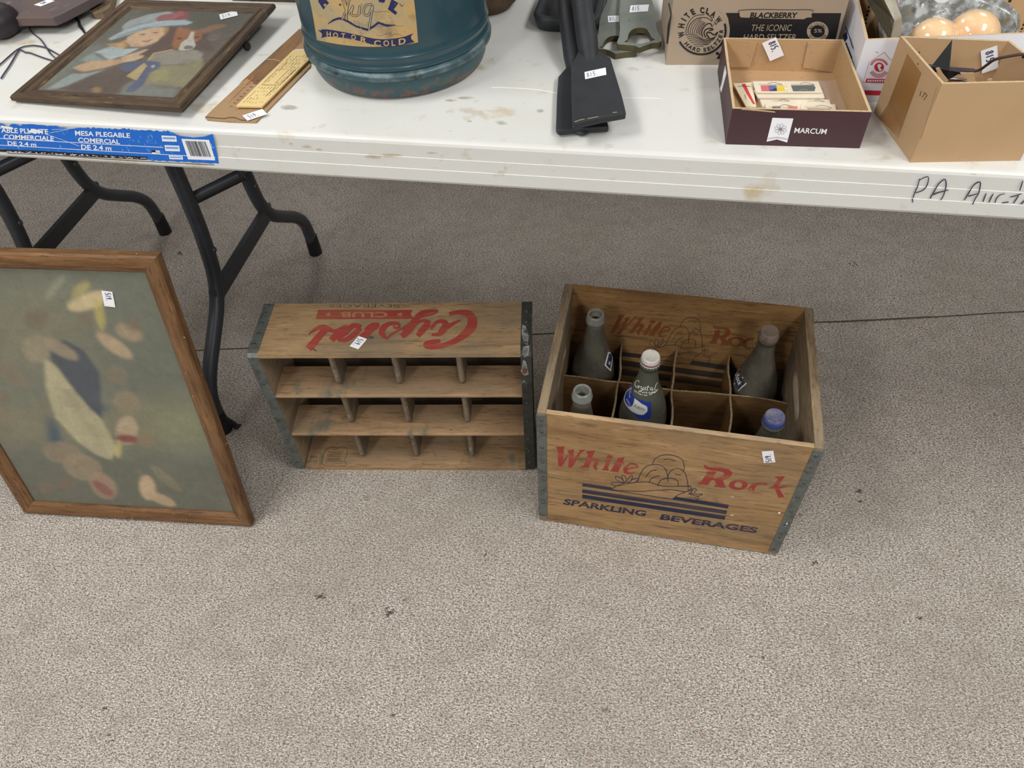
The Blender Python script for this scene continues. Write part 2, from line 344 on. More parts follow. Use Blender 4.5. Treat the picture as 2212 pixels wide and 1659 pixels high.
def fold_leg_set(parent, x, arm=True):
    for fr in (True, False):
        mb = MB(); P = smooth(leg_path(fr), 4); mb.tube([(x, p[1], p[2]) for p in P], .0138, 14)
        leg = mb.build('leg', legm, parent)
        mb = MB(); v = P[-1][1]; mb.tube([(x, v + (.0005 if fr else -.0005), .052), (x, v, .03), (x, v, 0.0)], [.0150, .0154, .0162], 16); mb.build('rubber_foot', rubber, leg)
        mb = MB(); mb.ell((x + .0115, P[12][1], P[12][2] - .02), (.006, .006, .006), 0, 12, 8); mb.build('bolt', MAT['rivet'], leg)
    mb = MB(); mb.box(x - .007, .238, .214, x + .007, .522, .246); mb.build('crossbar', legm, parent, bevel=.002)
    mb = MB(); mb.box(x - .012, .26, .672, x + .012, .50, .700); mb.build('hinge_rail', legm, parent, bevel=.002)
    mb = MB(); a = Vector((x + .003, .290, .417)); b = Vector((x + .084, .3425, .439)); c = Vector((x + .088, .362, .695))
    for p, q in ((a, b), (b, c)):
        mb.tube([p, q], .0125, 4, flat=(.45, 1))
    mb.build('folding_arm', legm, parent)
def folding_table(x, y, label):
    mw = frame_at(x, y, 0); t = thing('folding_table', mw, label, 'table', 'white plastic folding tables set end to end')
    mb = MB(mw.inverted()); tabletop(mb)
    return t, mb
TX = -.822
table, mb = folding_table(TX, 0.0, 'white plastic folding table with a blue sticker and marker writing on its edge')
FE = Flat((0, 0, .70), (0, 1, 0))
cG = Crop(1940, 370, 8.132)
for st in ([(375, 130, 16), (340, 260, 22), (300, 350, 22), (262, 455, 20)], [(250, 480, 22), (255, 535, 20)], [(375, 150, 14), (470, 100, 18), (525, 95, 18), (530, 150, 20), (500, 250, 22), (430, 330, 20), (310, 370, 18)],
           [(565, 465, 22), (620, 370, 26), (700, 230, 22), (790, 145, 22), (830, 150, 24), (840, 230, 26), (825, 320, 24), (790, 430, 20), (750, 495, 18)], [(625, 400, 30), (700, 370, 26), (880, 325, 16)],
           [(1165, 495, 18), (1230, 390, 26), (1300, 270, 20), (1380, 195, 26), (1440, 190, 26), (1435, 270, 26), (1410, 380, 24), (1350, 480, 20), (1310, 570, 18)], [(1240, 430, 26), (1320, 410, 20), (1390, 385, 14)],
           [(1545, 385, 16), (1515, 460, 26), (1490, 525, 20)], [(1670, 390, 14), (1630, 460, 26), (1595, 540, 20)], [(1870, 390, 14), (1790, 410, 16), (1730, 470, 20), (1700, 540, 22)], [(1830, 548, 18), (1930, 535, 24)],
           [(1975, 445, 20), (2060, 425, 22), (2160, 390, 16)], [(2185, 170, 20), (2160, 250, 26), (2135, 330, 20)], [(2110, 430, 22), (2070, 490, 24), (2030, 550, 22)], [(2240, 490, 26), (2160, 565, 24)], [(2290, 480, 20), (2350, 520, 20), (2300, 590, 20), (2250, 540, 20), (2290, 480, 20)], [(2420, 600, 20), (2460, 500, 20), (2500, 510, 20), (2490, 610, 20)]):
    mb.stroke(FE, cG(st), 18, 1, .0012 if st[0][1] < 460 else .0014)
E1 = Flat((0, 0, .735), (0, 0, 1))
mb.stroke(E1, [(1062, 189), (1100, 190), (1160, 194), (1205, 202)], 1.6, 2, .0003); mb.stroke(E1, [(1340, 211), (1380, 212), (1430, 213)], 1.2, 2, .0003)
stain = [M('brown_stain', srgb(190, 156, 96), .5, alpha=.13), M('grey_stain', srgb(176, 170, 150), .5, alpha=.12)]
rs = random.Random(11)
def spot(S, x, y, rx, ry, m):
    for k in range(4):
        cx, cy = x + rs.uniform(-.35, .35) * rx, y + rs.uniform(-.3, .3) * ry; q = rs.uniform(.45, .8)
        mb.fill(S, [(cx + rx * q * math.cos(a) * rs.uniform(.75, 1.1), cy + ry * q * math.sin(a) * rs.uniform(.7, 1.1)) for a in [2 * PI * i / 14 for i in range(14)]], m, .0006 + .0003 * k)
for x, y, rx, ry in ((805, 338, 26, 7), (840, 334, 30, 5), (664, 316, 16, 5), (628, 310, 8, 5), (690, 322, 10, 4), (935, 330, 16, 3)): spot(FE, x, y, rx, ry, 3)
for x, y, rx, ry in ((625, 234, 26, 8), (1000, 212, 24, 4), (975, 218, 16, 4), (1015, 262, 8, 3), (1080, 266, 18, 7), (1170, 240, 12, 6), (1010, 60, 14, 6), (240, 60, 20, 8)): spot(E1, x, y, rx, ry, 4)
mb.build('tabletop', [plastic, marker, M('white_scratch', srgb(248, 248, 246), .4)] + stain, table)
fold_leg_set(table, -.615 - TX); fold_leg_set(table, TL_ + (TX + .615))
t2, mb = folding_table(TX - TL_ - .008, .035, 'second white folding table butted against the left end, grey wishbone legs behind the leaning picture')
mb.build('tabletop', [plastic], t2); fold_leg_set(t2, -1.035 - (TX - TL_ - .008)); fold_leg_set(t2, .2)
# product sticker wrapped on the front edge
cH = Crop(0, 240, 4.424); inv = table.matrix_world.inverted(); mb = MB(inv)
blue = M('blue_sticker', srgb(20, 106, 205), .4, layers=((26, (.2, 1, 1), .66, .72, srgb(225, 230, 238), .85, 5), (500, (1, 1, .3), .68, .74, srgb(150, 190, 235), .7, 1)))
rs = random.Random(2)
def jag(a, b, n, am): return [(a[0] + (b[0] - a[0]) * k / n, a[1] + (b[1] - a[1]) * k / n + rs.uniform(-am, am)) for k in range(n + 1)]
top = jag((-420, 95), (-60, 108), 10, 8) + jag((-40, 108), (30, 120), 3, 5) + [(80, 150), (110, 122)] + jag((150, 118), (200, 140), 2, 3) + [(215, 122)] + jag((240, 125), (540, 140), 10, 6) + jag((560, 155), (720, 165), 6, 6) + jag((740, 150), (1250, 170), 30, 12) + jag((1270, 175), (1600, 190), 20, 9) + [(1650, 205), (1720, 235), (1850, 250), (1950, 242), (2035, 215)]
bot = [(2095, 500)] + jag((2085, 500), (1420, 470), 30, 7) + jag((1400, 465), (60, 365), 40, 6) + jag((40, 365), (-420, 330), 10, 6)
n = 90; tx = [-420 + 2455 * k / (n - 1) for k in range(n)]
def interp(P, x):
    P = sorted(P); 
    for a, b in zip(P, P[1:]):
        if a[0] <= x <= b[0]: return a[1] + (b[1] - a[1]) * ((x - a[0]) / max(b[0] - a[0], 1e-6))
    return P[-1][1] if x > P[-1][0] else P[0][1]
xs = sorted(set(tx + [p[0] for p in top]))
T_ = [(x, interp(top, x)) for x in xs]; B_ = [(x + 60 * max(0, (x - 1900) / 135), interp(bot, x + 60 * max(0, (x - 1900) / 135))) for x in xs]
mb.strip(FE, cH(T_), cH(B_), 0, .0010, 1)
WH = 1
for s_, A, B, C_ in (('TABLE PLIANTE', (-25, 200), (465, 217), (-30, 152)), ('COMMERCIALE', (38, 262), (518, 282), (36, 217)), ('DE 2.4 m', (78, 322), (352, 336), (74, 282)),
                     ('MESA PLEGABLE', (722, 228), (1247, 252), (718, 182)), ('COMERCIAL', (752, 292), (1150, 312), (748, 248)), ('DE 2.4 m', (780, 360), (1068, 374), (776, 314))):
    mb.text(FE, s_, *[cH([p])[0] for p in (A, B, C_)], WH, .0016, .022)
for p, q in (((-420, 300), (0, 258)), ((0, 258), (1560, 345)), ((-420, 300), (0, 325)), ((0, 322), (2060, 440))): mb.stroke(FE, cH([p, q]), 1.2, WH, .0014, sm=0)
for a, b in (((500, 175), (720, 160)), ((480, 205), (660, 170)), ((440, 215), (760, 330)), ((1990, 340), (2050, 345))): mb.stroke(FE, cH([a, b]), .7, WH, .0017, sm=0)
mb.fill(FE, cH([(1735, 262), (2000, 272), (2060, 468), (1800, 458)]), WH, .0015)
x = 0
while x < 1:
    w = rs.choice((.012, .02, .03)); f = lambda t, s: (1770 + 190 * t + (55 * s) , 280 + 145 * s + 8 * t)
    mb.fill(FE, cH([f(x, 0), f(x + w, 0), f(x + w, 1), f(x, 1)]), 2, .0020); x += w + rs.choice((.012, .02, .03))
for x0, y0 in ((1545, 230), (1575, 322), (1615, 420)):
    w, h = (140, 60) if y0 < 400 else (130, 40)
    mb.fill(FE, cH([(x0, y0), (x0 + w, y0 + 6), (x0 + w + 8, y0 + h), (x0 + 8, y0 + h - 4)]), WH, .0015)
    mb.fill(FE, cH([(x0 + 12, y0 + h * .25), (x0 + w - 8, y0 + h * .32), (x0 + w - 5, y0 + h * .6), (x0 + 14, y0 + h * .55)]), 3, .0019)
mb.fill(FE, cH([(1450, 368), (1530, 375), (1538, 412), (1458, 405)]), WH, .0015); mb.fill(FE, cH([(1450, 368), (1488, 371), (1491, 392), (1454, 389)]), 2, .0018)
for k in range(3): mb.stroke(FE, cH([(1492, 382 + k * 9), (1535, 385 + k * 9)]), .5, 2, .0019, sm=0)
mb.ring(FE, cH([(1440, 250)])[0], (5, 7), (4.2, 6.2), 3, .0016); mb.stroke(FE, cH([(1412, 300), (1500, 304)]), .5, 3, .0016, sm=0); mb.stroke(FE, cH([(1410, 328), (1530, 334)]), .5, 3, .0016, sm=0)
mb.strip(FE, cH([(0, 362), (400, 378), (800, 402), (1410, 434)]), cH([(0, 385), (400, 405), (800, 432), (1405, 462)]), 2, .0017, 1)
for k in range(90):
    x = rs.uniform(60, 1390); y = 362 + x * .051 + rs.uniform(10, 22); l = rs.uniform(5, 16); mb.stroke(FE, cH([(x, y), (x + l, y + rs.uniform(-4, 4))]), rs.uniform(.5, 1.3), WH, .0021, sm=0)
mb.stroke(FE, cH([(75, 402), (500, 420), (1000, 455), (1430, 480), (2050, 512)]), 1.2, 2, .0013)
for x, y in ((310, 175), (345, 185), (290, 190), (60, 150), (20, 145)): mb.stroke(FE, cH([(x, y), (x + 60, y + 12)]), 5, WH, .0019, sm=0)
tag(mb.build('sticker', [blue, M('sticker_white', srgb(236, 240, 246), .45), MAT['black'], M('sticker_light_blue', srgb(110, 165, 225), .45)], table), 'torn blue product sticker', None)
mb = MB(); P = [FL.hit(x, y, z) for x, y, z in ((470, 898, .018), (484, 908, .014), (500, 915, .008), (515, 925, .006), (520, 918, .004))]
mb.tube(P, [.007, .008, .006, .006, .003], 6, flat=(1, .5)); P = [FL.hit(x, y, z) for x, y, z in ((476, 905, .02), (481, 918, .010), (480, 930, .004))]; mb.tube(P, [.006, .007, .005], 6, flat=(1, .6))
tag(mb.build('rubber_strip', rubber), 'torn black rubber strip on the carpet beside the table foot and the leaning picture', 'rubber strip')
# ------------------------------------------------------------------ crate with the bottles
WCM = frame_at(.0385, -.01654, 0, -.0316); wc = thing('bottle_crate', WCM, 'upright wooden beverage crate with red and navy lettering, holding five glass bottles', 'crate')
WI = WCM.inverted(); L_, D_, H_, TE, TF = .4078, .2872, .3086, .0135, .008
def lp(M_, x, y, z): return M_ @ Vector((x, y, z))
def nv(M_, v): return M_.to_3x3() @ Vector(v)
def end_board(x0, x1, name='end_board'):
    mb = MB(); n = 32; cy, cz = .163, .229; out = []; inn = []
    for k in range(n):
        a = 2 * PI * k / n; c, s = math.cos(a), math.sin(a)
        inn.append((cy + .050 * (abs(c) ** .45) * (1 if c > 0 else -1), cz + .014 * (abs(s) ** .8) * (1 if s > 0 else -1)))
        t = min((D_ - cy if c > 0 else cy) / abs(c) if abs(c) > 1e-6 else 9, (H_ - cz if s > 0 else cz) / abs(s) if abs(s) > 1e-6 else 9)
        out.append((cy + t * c, cz + t * s))
    for cor in ((0, 0), (D_, 0), (D_, H_), (0, H_)):
        j = min(range(n), key=lambda i: math.hypot(out[i][0] - cor[0], out[i][1] - cor[1])); out[j] = cor
    mk = lambda P, x: [(x, p[0], p[1]) for p in P]
    mb.rings([mk(out, x0), mk(inn, x0), mk(inn, x1), mk(out, x1)], 0, sm=False, closed=True)
    return mb
end_board(0, TE).build('end_board', MAT['wend'], wc, bevel=.0015); end_board(L_ - TE, L_).build('end_board', MAT['wend'], wc, bevel=.0015)
mb = MB(WI); SEAM = .151
mb.box(TE, 0, .004, L_ - TE, TF, SEAM - .0006); mb.box(TE, 0, SEAM + .0006, L_ - TE, TF, H_ - .002)
FF = Flat(lp(WCM, 0, 0, 0), nv(WCM, (0, 1, 0)))
c8 = Crop(1130, 860, 3.16); cA = Crop(1200, 940, 7.373); cB = Crop(1480, 960, 6.381)
R_, N_ = 1, 2
def white_rock(mb, S, tr, off, wr, red, nav, wk=1.0):
    A = lambda P: tr(cA(P)); B = lambda P: tr(cB(P))
    for P in ([(5, 185), (150, 178), (132, 215), (124, 400), (195, 300), (205, 335), (110, 490), (75, 505), (42, 480), (36, 250)],
              [(190, 245), (300, 225), (290, 260), (285, 400), (350, 300), (385, 262), (370, 235), (480, 228), (455, 258), (410, 275), (330, 410), (262, 515), (205, 515), (215, 300)],
              [(500, 250), (635, 245), (600, 310), (530, 520), (400, 510), (398, 498), (450, 480), (520, 300), (485, 270)],
              [(790, 395), (885, 390), (835, 520), (850, 545), (830, 562), (735, 555), (745, 540), (770, 520), (805, 430)],
              [(1000, 360), (1100, 352), (1070, 435), (1102, 440), (1092, 460), (1058, 462), (1010, 560), (1005, 588), (870, 575), (890, 550), (940, 460), (918, 440), (965, 425)],
              [(1150, 465), (1085, 520), (1076, 560), (1110, 600), (1170, 610), (1140, 560), (1150, 505), (1195, 470)]): mb.fill(S, A(P), red, off)
    mb.stroke(S, A([(545, 430, 20), (600, 388, 40), (655, 400, 55), (650, 450, 55), (625, 500, 50), (650, 540, 36)]), 3, red, off + .00005)
    mb.disc(S, A([(862, 348)])[0], (6.8, 3.8), red, off)
    mb.stroke(S, A([(1140, 540, 22), (1230, 522, 22), (1310, 505, 24), (1280, 468, 30), (1210, 455, 30), (1150, 470, 26)]), 3, red, off + .00005)
    mb.stroke(S, A([(1100, 590, 26), (1150, 605, 30), (1220, 605, 24), (1265, 588, 10)]), 3, red, off + .0001)
    mb.fill(S, B([(250, 295), (270, 283), (330, 310), (480, 320), (600, 340), (650, 385), (640, 430), (590, 470), (520, 490), (560, 600), (400, 582), (402, 562), (432, 555), (410, 500), (385, 490), (350, 500), (318, 555), (310, 562), (165, 545), (182, 525), (222, 510), (300, 400), (285, 375), (400, 370), (432, 380), (400, 420), (395, 468), (450, 458), (520, 430), (540, 400), (510, 375), (440, 365), (330, 355), (280, 335)]), red, off)
    mb.ring(S, B([(733, 558)])[0], (20.5, 11), (8.5, 7), red, off, rot=-.05)
    mb.fill(S, B([(885, 645), (870, 600), (920, 550), (1000, 525), (1140, 530), (1120, 562), (1060, 550), (1000, 565), (960, 600), (950, 640)]), red, off)
    mb.fill(S, B([(1240, 440), (1380, 438), (1345, 480), (1262, 612), (1150, 606), (1168, 588), (1210, 575), (1285, 470), (1240, 458)]), red, off); mb.fill(S, B([(1262, 585), (1330, 572), (1420, 572), (1385, 590), (1300, 612), (1345, 690), (1368, 722), (1290, 735), (1240, 620)]), red, off + .0001); mb.stroke(S, B([(900, 610, 30), (930, 650, 26), (1010, 660, 16), (1080, 640, 10)]), 2, R_ + 2, off)
    E = lambda P: tr(c8(P))
    mb.fill(S, E([(405, 580), (612, 611), (603, 630), (404, 602)]), nav, off); mb.fill(S, E([(1040, 672), (1225, 700), (1405, 728), (1398, 753), (1018, 692)]), nav, off)
    mb.stroke(S, E([(603, 628), (1020, 690)]), 1.4, nav, off, sm=0)
    mb.fill(S, E([(404, 620), (1393, 768), (1387, 792), (403, 646)]), nav, off); mb.fill(S, E([(404, 657), (560, 682), (1383, 804), (1376, 830), (403, 684)]), nav, off)
    mb.text(S, 'SPARKLING', *E([(272, 722), (833, 806), (284, 686)]), nav, off, .036); mb.text(S, 'BEVERAGES', *E([(932, 826), (1593, 920), (947, 790)]), nav, off, .036)
    # rock, leaves and a plain heap of boulders
    w = 1.5 * wk
    for P in ([(605, 630), (640, 598), (730, 580), (850, 572), (960, 600), (1080, 602), (1140, 600)], [(612, 625), (700, 632), (800, 636), (920, 628), (1010, 624), (1100, 640)], [(1018, 690), (1060, 660), (1110, 640), (1145, 622)],
              [(780, 575), (800, 520), (835, 470), (900, 452), (960, 470), (985, 520), (990, 570)], [(985, 540), (1010, 495), (1060, 480), (1105, 510), (1120, 560), (1125, 600)], [(880, 455), (905, 410), (960, 388), (1030, 392), (1085, 420), (1100, 470), (1095, 500)],
              [(835, 540), (870, 500), (910, 490)], [(920, 600), (940, 560), (1000, 545), (1050, 560), (1060, 598)], [(960, 420), (1000, 415), (1040, 430)], [(1040, 520), (1075, 525)], [(860, 575), (880, 545), (930, 530)]):
        mb.stroke(S, E(P), w, nav, off)
    for P in ([(690, 578), (640, 560), (632, 532), (670, 550), (692, 575)], [(695, 575), (670, 535), (690, 528), (705, 550), (700, 575)], [(705, 575), (722, 545), (745, 528), (742, 555), (715, 577)], [(690, 582), (640, 575), (600, 578), (630, 600), (680, 590)], [(720, 578), (755, 550), (790, 548), (765, 572), (722, 580)],
              [(1140, 640), (1125, 615), (1140, 598), (1150, 625), (1145, 645)], [(1150, 640), (1165, 615), (1185, 628), (1165, 645)], [(1130, 650), (1180, 655), (1225, 655), (1190, 668), (1135, 655)], [(1180, 670), (1200, 675), (1190, 695), (1178, 680)]):
        mb.stroke(S, E(P), w * .9, nav, off)
white_rock(mb, FF, lambda P: P, .0004, None, R_, N_)
wf = mb.build('front_board', [MAT['wcrate'], MAT['red'], MAT['navy'], MAT['fred2'], MAT['wpale']], wc)
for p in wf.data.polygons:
    if p.normal.z > .7: p.material_index = 4  # up-facing edges take the paler wood
mb = MB(WI); yb = D_ - TF
mb.box(TE, yb, .004, L_ - TE, D_, H_)
FB = Flat(lp(WCM, 0, yb, 0), nv(WCM, (0, 1, 0)))
# the same print on the inside of the back board, laid at its own place there
def fit_aff(src, dst):
    A = np.array([[x, y, 1, x * 0, 0, 0] for x, y in src]); 
    H = []; 
    for (x, y), (X, Y) in zip(src, dst): H.append([x, y, 1, 0, 0, 0, -X * x, -X * y, X]); H.append([0, 0, 0, x, y, 1, -Y * x, -Y * y, Y])
    H = np.array(H); h = np.linalg.solve(H[:, :8], H[:, 8])
    def f(P):
        o = []
        for p in P:
            w = h[6] * p[0] + h[7] * p[1] + 1; o.append(((h[0] * p[0] + h[1] * p[1] + h[2]) / w, (h[3] * p[0] + h[4] * p[1] + h[5]) / w) + tuple(q * .95 for q in p[2:]))
        return o
    return f
cD = Crop(1300, 640, 7.373); c7 = Crop(1130, 580, 3.16)
src = cB([(250, 290), (555, 600)]) + c8([(1393, 768), (403, 620)])
dst = cD([(1760, 460), (2010, 790)]) + c7([(1431, 724), (632, 619)])
trB = fit_aff(src, dst)
white_rock(mb, FB, trB, .0004, None, R_, N_, .8)
mb.build('back_board', [MAT['wcratei'], MAT['fred'], MAT['fnavy'], MAT['fred']], wc)
mb = MB(); mb.box(TE, TF, .001, L_ - TE, yb, .009); mb.build('bottom_board', MAT['wcratei'], wc)
fib = wood('divider_fibreboard', srgb(118, 88, 54), srgb(84, 60, 36), srgb(136, 104, 68), 0)
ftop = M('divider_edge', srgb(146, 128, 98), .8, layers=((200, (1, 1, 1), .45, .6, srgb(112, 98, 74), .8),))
XS = (.109, .204, .299); YS = (.0985, .187); DZ = .183
def divider(pts, name='divider'):
    mb = MB(); (x0, y0), (x1, y1) = pts; n = 14; t = .0016; dx, dy = x1 - x0, y1 - y0; l = math.hypot(dx, dy); nx, ny = -dy / l * t, dx / l * t
    R = []
    for k in range(n + 1):
        s = k / n; w = .0018 * math.sin(s * 9 + x0 * 40) + .0012 * math.sin(s * 23); x, y = x0 + dx * s + nx / t * w, y0 + dy * s + ny / t * w; z = DZ + .0015 * math.sin(s * 14 + y0 * 50)
        R.append([(x - nx, y - ny, .009), (x + nx, y + ny, .009), (x + nx, y + ny, z), (x - nx, y - ny, z)])
    mb.rings(R, 0, sm=False); o = mb.build('divider', [fib, ftop], wc)
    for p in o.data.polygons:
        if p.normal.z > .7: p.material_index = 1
    return o
for y in YS: divider(((TE, y), (L_ - TE, y)))
for x in XS: divider(((x + .002, TF), (x - .002, yb)))
def rivet(parent, p, r):
    m_ = MB(); m_.ell(p, r, 0, 12, 6); return m_.build('rivet', MAT['rivet'], parent)
def corner(xa, xb, front, z0, z1, rivets, side):
    mb = MB(); t = .0012
    y0, y1 = (-t, 0) if front else (D_, D_ + t); xo = -t if side < 0 else L_; 
    mb.box(xa, y0, z0, xb, y1, z1); yy = (-t, .030) if front else (D_ - .030, D_ + t)
    mb.box(xo, yy[0], z0, xo + t, yy[1], z1)
    o = mb.build('corner_strap', MAT['zinc'], wc, bevel=.0005)
    for z in rivets:
        rivet(o, ((xa + xb) / 2, y0 if front else y1, z), (.0032, .0016, .0032)); rivet(o, (xo + (t if side > 0 else 0), (yy[0] + yy[1]) / 2, z - .012), (.0016, .0032, .0032))
RV = [.022, .062, .102, .142, .182, .222, .262, .29]
corner(-.0006, TE + .001, True, .018, H_ - .006, RV, -1); corner(L_ - TE - .001, L_ + .0006, True, .012, H_ - .006, RV, 1)
corner(-.0006, TE + .001, False, .018, H_ - .002, RV, -1); corner(L_ - TE - .001, L_ + .0006, False, .012, H_ - .002, RV, 1)
mb = MB(); mb.prism([(L_ * .985, -.0016, .112), (L_ * .988, -.0016, .106), (L_ * .986, -.0016, .098), (L_ * .982, -.0016, .099), (L_ * .984, -.0016, .106)], (0, -.0005, 0)); mb.build('paint_chip', MAT['paper'], wc); mb = MB(); mb.prism([(.383, -.0004, .134), (.386, -.0004, .135), (.386, -.0004, .131), (.383, -.0004, .130)], (0, -.0004, 0))
mb.build('paint_chip', MAT['paper'], wc)
lot_tag(wc, FF, cB, (1245, 240), (1215, 83), (1085, 250), '519.', (.05, .72, .3, .8))

# ------------------------------------------------------------------ bottles
dusty = M('dusty_clear_glass', srgb(122, 118, 106), .25, trans=.5, layers=((30, (1, 1, 1), .4, .7, srgb(98, 92, 80), .8), (90, (1, 1, 1), .55, .8, srgb(150, 146, 134), .5)), bump=((160, (1, 1, 1), .05, .0006),), ior=1.3)
clear = M('clear_green_tinted_glass', srgb(134, 134, 118), .08, trans=.6, layers=((18, (1, 1, 1), .5, .8, srgb(140, 140, 126), .6),), ior=1.35)
clearlip = M('clear_glass_lip', srgb(215, 218, 210), .08, trans=.8, ior=1.4)
lblue = M('blue_label', srgb(40, 62, 150), .5, layers=((80, (1, 1, 1), .5, .8, srgb(60, 66, 110), .6),)); lnavy = M('navy_label', srgb(32, 40, 86), .5, layers=((50, (1, 1, 1), .4, .75, srgb(80, 78, 84), .7),)); lwhite = M('label_white', srgb(226, 226, 220), .5)
PROF = [(.030, .0), (.0385, .0015), (.0415, .008), (.042, .03), (.042, .13), (.0415, .15), (.0385, .175), (.033, .200), (.0255, .224), (.0195, .243), (.0160, .260), (.0140, .276), (.0132, .284)]
INN = [(.0105, .284), (.0112, .276), (.013, .262), (.0165, .245), (.022, .226), (.0300, .200), (.0358, .174), (.0388, .15), (.0395, .12), (.0395, .012), (.02, .006)]
LIP = [(.0132, .284), (.0158, .286), (.0162, .291), (.0140, .2935), (.0142, .301), (.0128, .3035), (.0108, .3035), (.0102, .300), (.0105, .284)]
def bottle(cell, top, h, glass, cap, label, deco=None, kr=.93):
    rs_ = lambda r, z: r * (kr if z < .22 else 1 - (1 - kr) * max(0, (.28 - z) / .06))
    base = WCM @ Vector((cell[0], cell[1], .0095)); P = Flat((0, 0, .0095 + h), (0, 0, 1)).hit(*top)
    ax = (P - base).normalized(); q = Vector((0, 0, 1)).rotation_difference(ax)
    mw = Matrix.Translation(base) @ q.to_matrix().to_4x4(); k = h / .3035
    t = thing('glass_bottle', mw, label, 'bottle', 'quart glass bottles in the upright crate')
    mb = MB(); mb.lathe([(rs_(r, z), z * k) for r, z in PROF] + ([(r, z * k) for r, z in LIP[1:-1]] if cap else []) + [(rs_(r, z), z * k) for r, z in INN], 48, cap0=True, cap1=True)
    sf = Round(mb, mw); sf.c = (top[0], top[1] + 70); sf.d = 1.1
    mb.build('glass_body', glass, t)
    if not cap:
        mb = MB(); mb.lathe([(r, z * k) for r, z in LIP], 40, cap0=False, cap1=False); mb.build('lip', clearlip, t)
    else:
        mb = MB(); R = []
        for r, z, c in ((.0159, .2935, 1), (.0157, .296, .9), (.0148, .3005, .2), (.0138, .3055, 0), (.0128, .3068, 0), (.0122, .3064, 0), (.0001, .3064, 0)):
            R.append([((r + .0006 * c * math.cos(21 * 2 * PI * i / 168)) * math.cos(2 * PI * i / 168), (r + .0006 * c * math.cos(21 * 2 * PI * i / 168)) * math.sin(2 * PI * i / 168), z * k) for i in range(168)])
        mb.rings(R, 0, sm=True); 
        mb.rings([[(r * math.cos(2 * PI * i / 168), r * math.sin(2 * PI * i / 168), z * k) for i in range(168)] for r, z in ((.0161, .2972), (.0156, .2990))], 1, False, False) if len(cap) > 1 else None
        mb.build('bottle_cap', cap, t)
    if deco: deco(t, sf, mw)
    return t
whitecap = [M('white_cap', srgb(214, 208, 200), .4, layers=((120, (1, 1, 1), .6, .7, srgb(150, 90, 86), .5), (60, (1, 1, 1), .5, .8, srgb(180, 170, 160), .6)), metal=.1), M('cap_stripe', srgb(110, 40, 48), .4)]
greycap = [M('dusty_grey_cap', srgb(128, 112, 100), .7, layers=((80, (1, 1, 1), .5, .7, srgb(90, 72, 60), .7),), metal=.2)]
bluecap = [M('dusty_blue_cap', srgb(58, 72, 128), .5, layers=((50, (1, 1, 1), .38, .60, srgb(122, 116, 116), .95, 5, (.3020, .3060)), (200, (1, 1, 1), .6, .7, srgb(30, 40, 110), .8)), metal=.2)]
def dW(t, sf, mw):
    mb = MB(mw.inverted()); c = Crop(1280, 740, 9.218)
    mb.strip(sf, c([(305, 190), (345, 190), (405, 300)][:1] + [(345, 185), (405, 290)]), c([(238, 450), (290, 505), (362, 575)]), 0, .0006, 8)
    mb.strip(sf, c([(325, 215), (345, 225), (385, 320)]), c([(268, 445), (300, 480), (348, 530)]), 1, .0010, 8)
    mb.text(sf, 'W', c([(340, 458)])[0], c([(362, 390)])[0], c([(300, 425)])[0], 0, .0014, .03)
    tag(mb.build('label', [lwhite, lnavy], t), 'white-edged navy label', None)
def dRock(t, sf, mw):
    mb = MB(mw.inverted()); c = c7
    mb.strip(sf, c([(1478, 680), (1500, 740), (1527, 785)]), c([(1435, 735), (1440, 790), (1468, 838)]), 0, .0006, 6)
    mb.strip(sf, c([(1478, 700), (1495, 748), (1512, 782)]), c([(1445, 740), (1450, 785), (1468, 822)]), 1, .0010, 6)
    mb.text(sf, 'Rock', c([(1448, 728)])[0], c([(1472, 800)])[0], c([(1476, 716)])[0], 0, .0014, .03)
    tag(mb.build('label', [lwhite, lnavy], t), 'white-edged navy label', None)
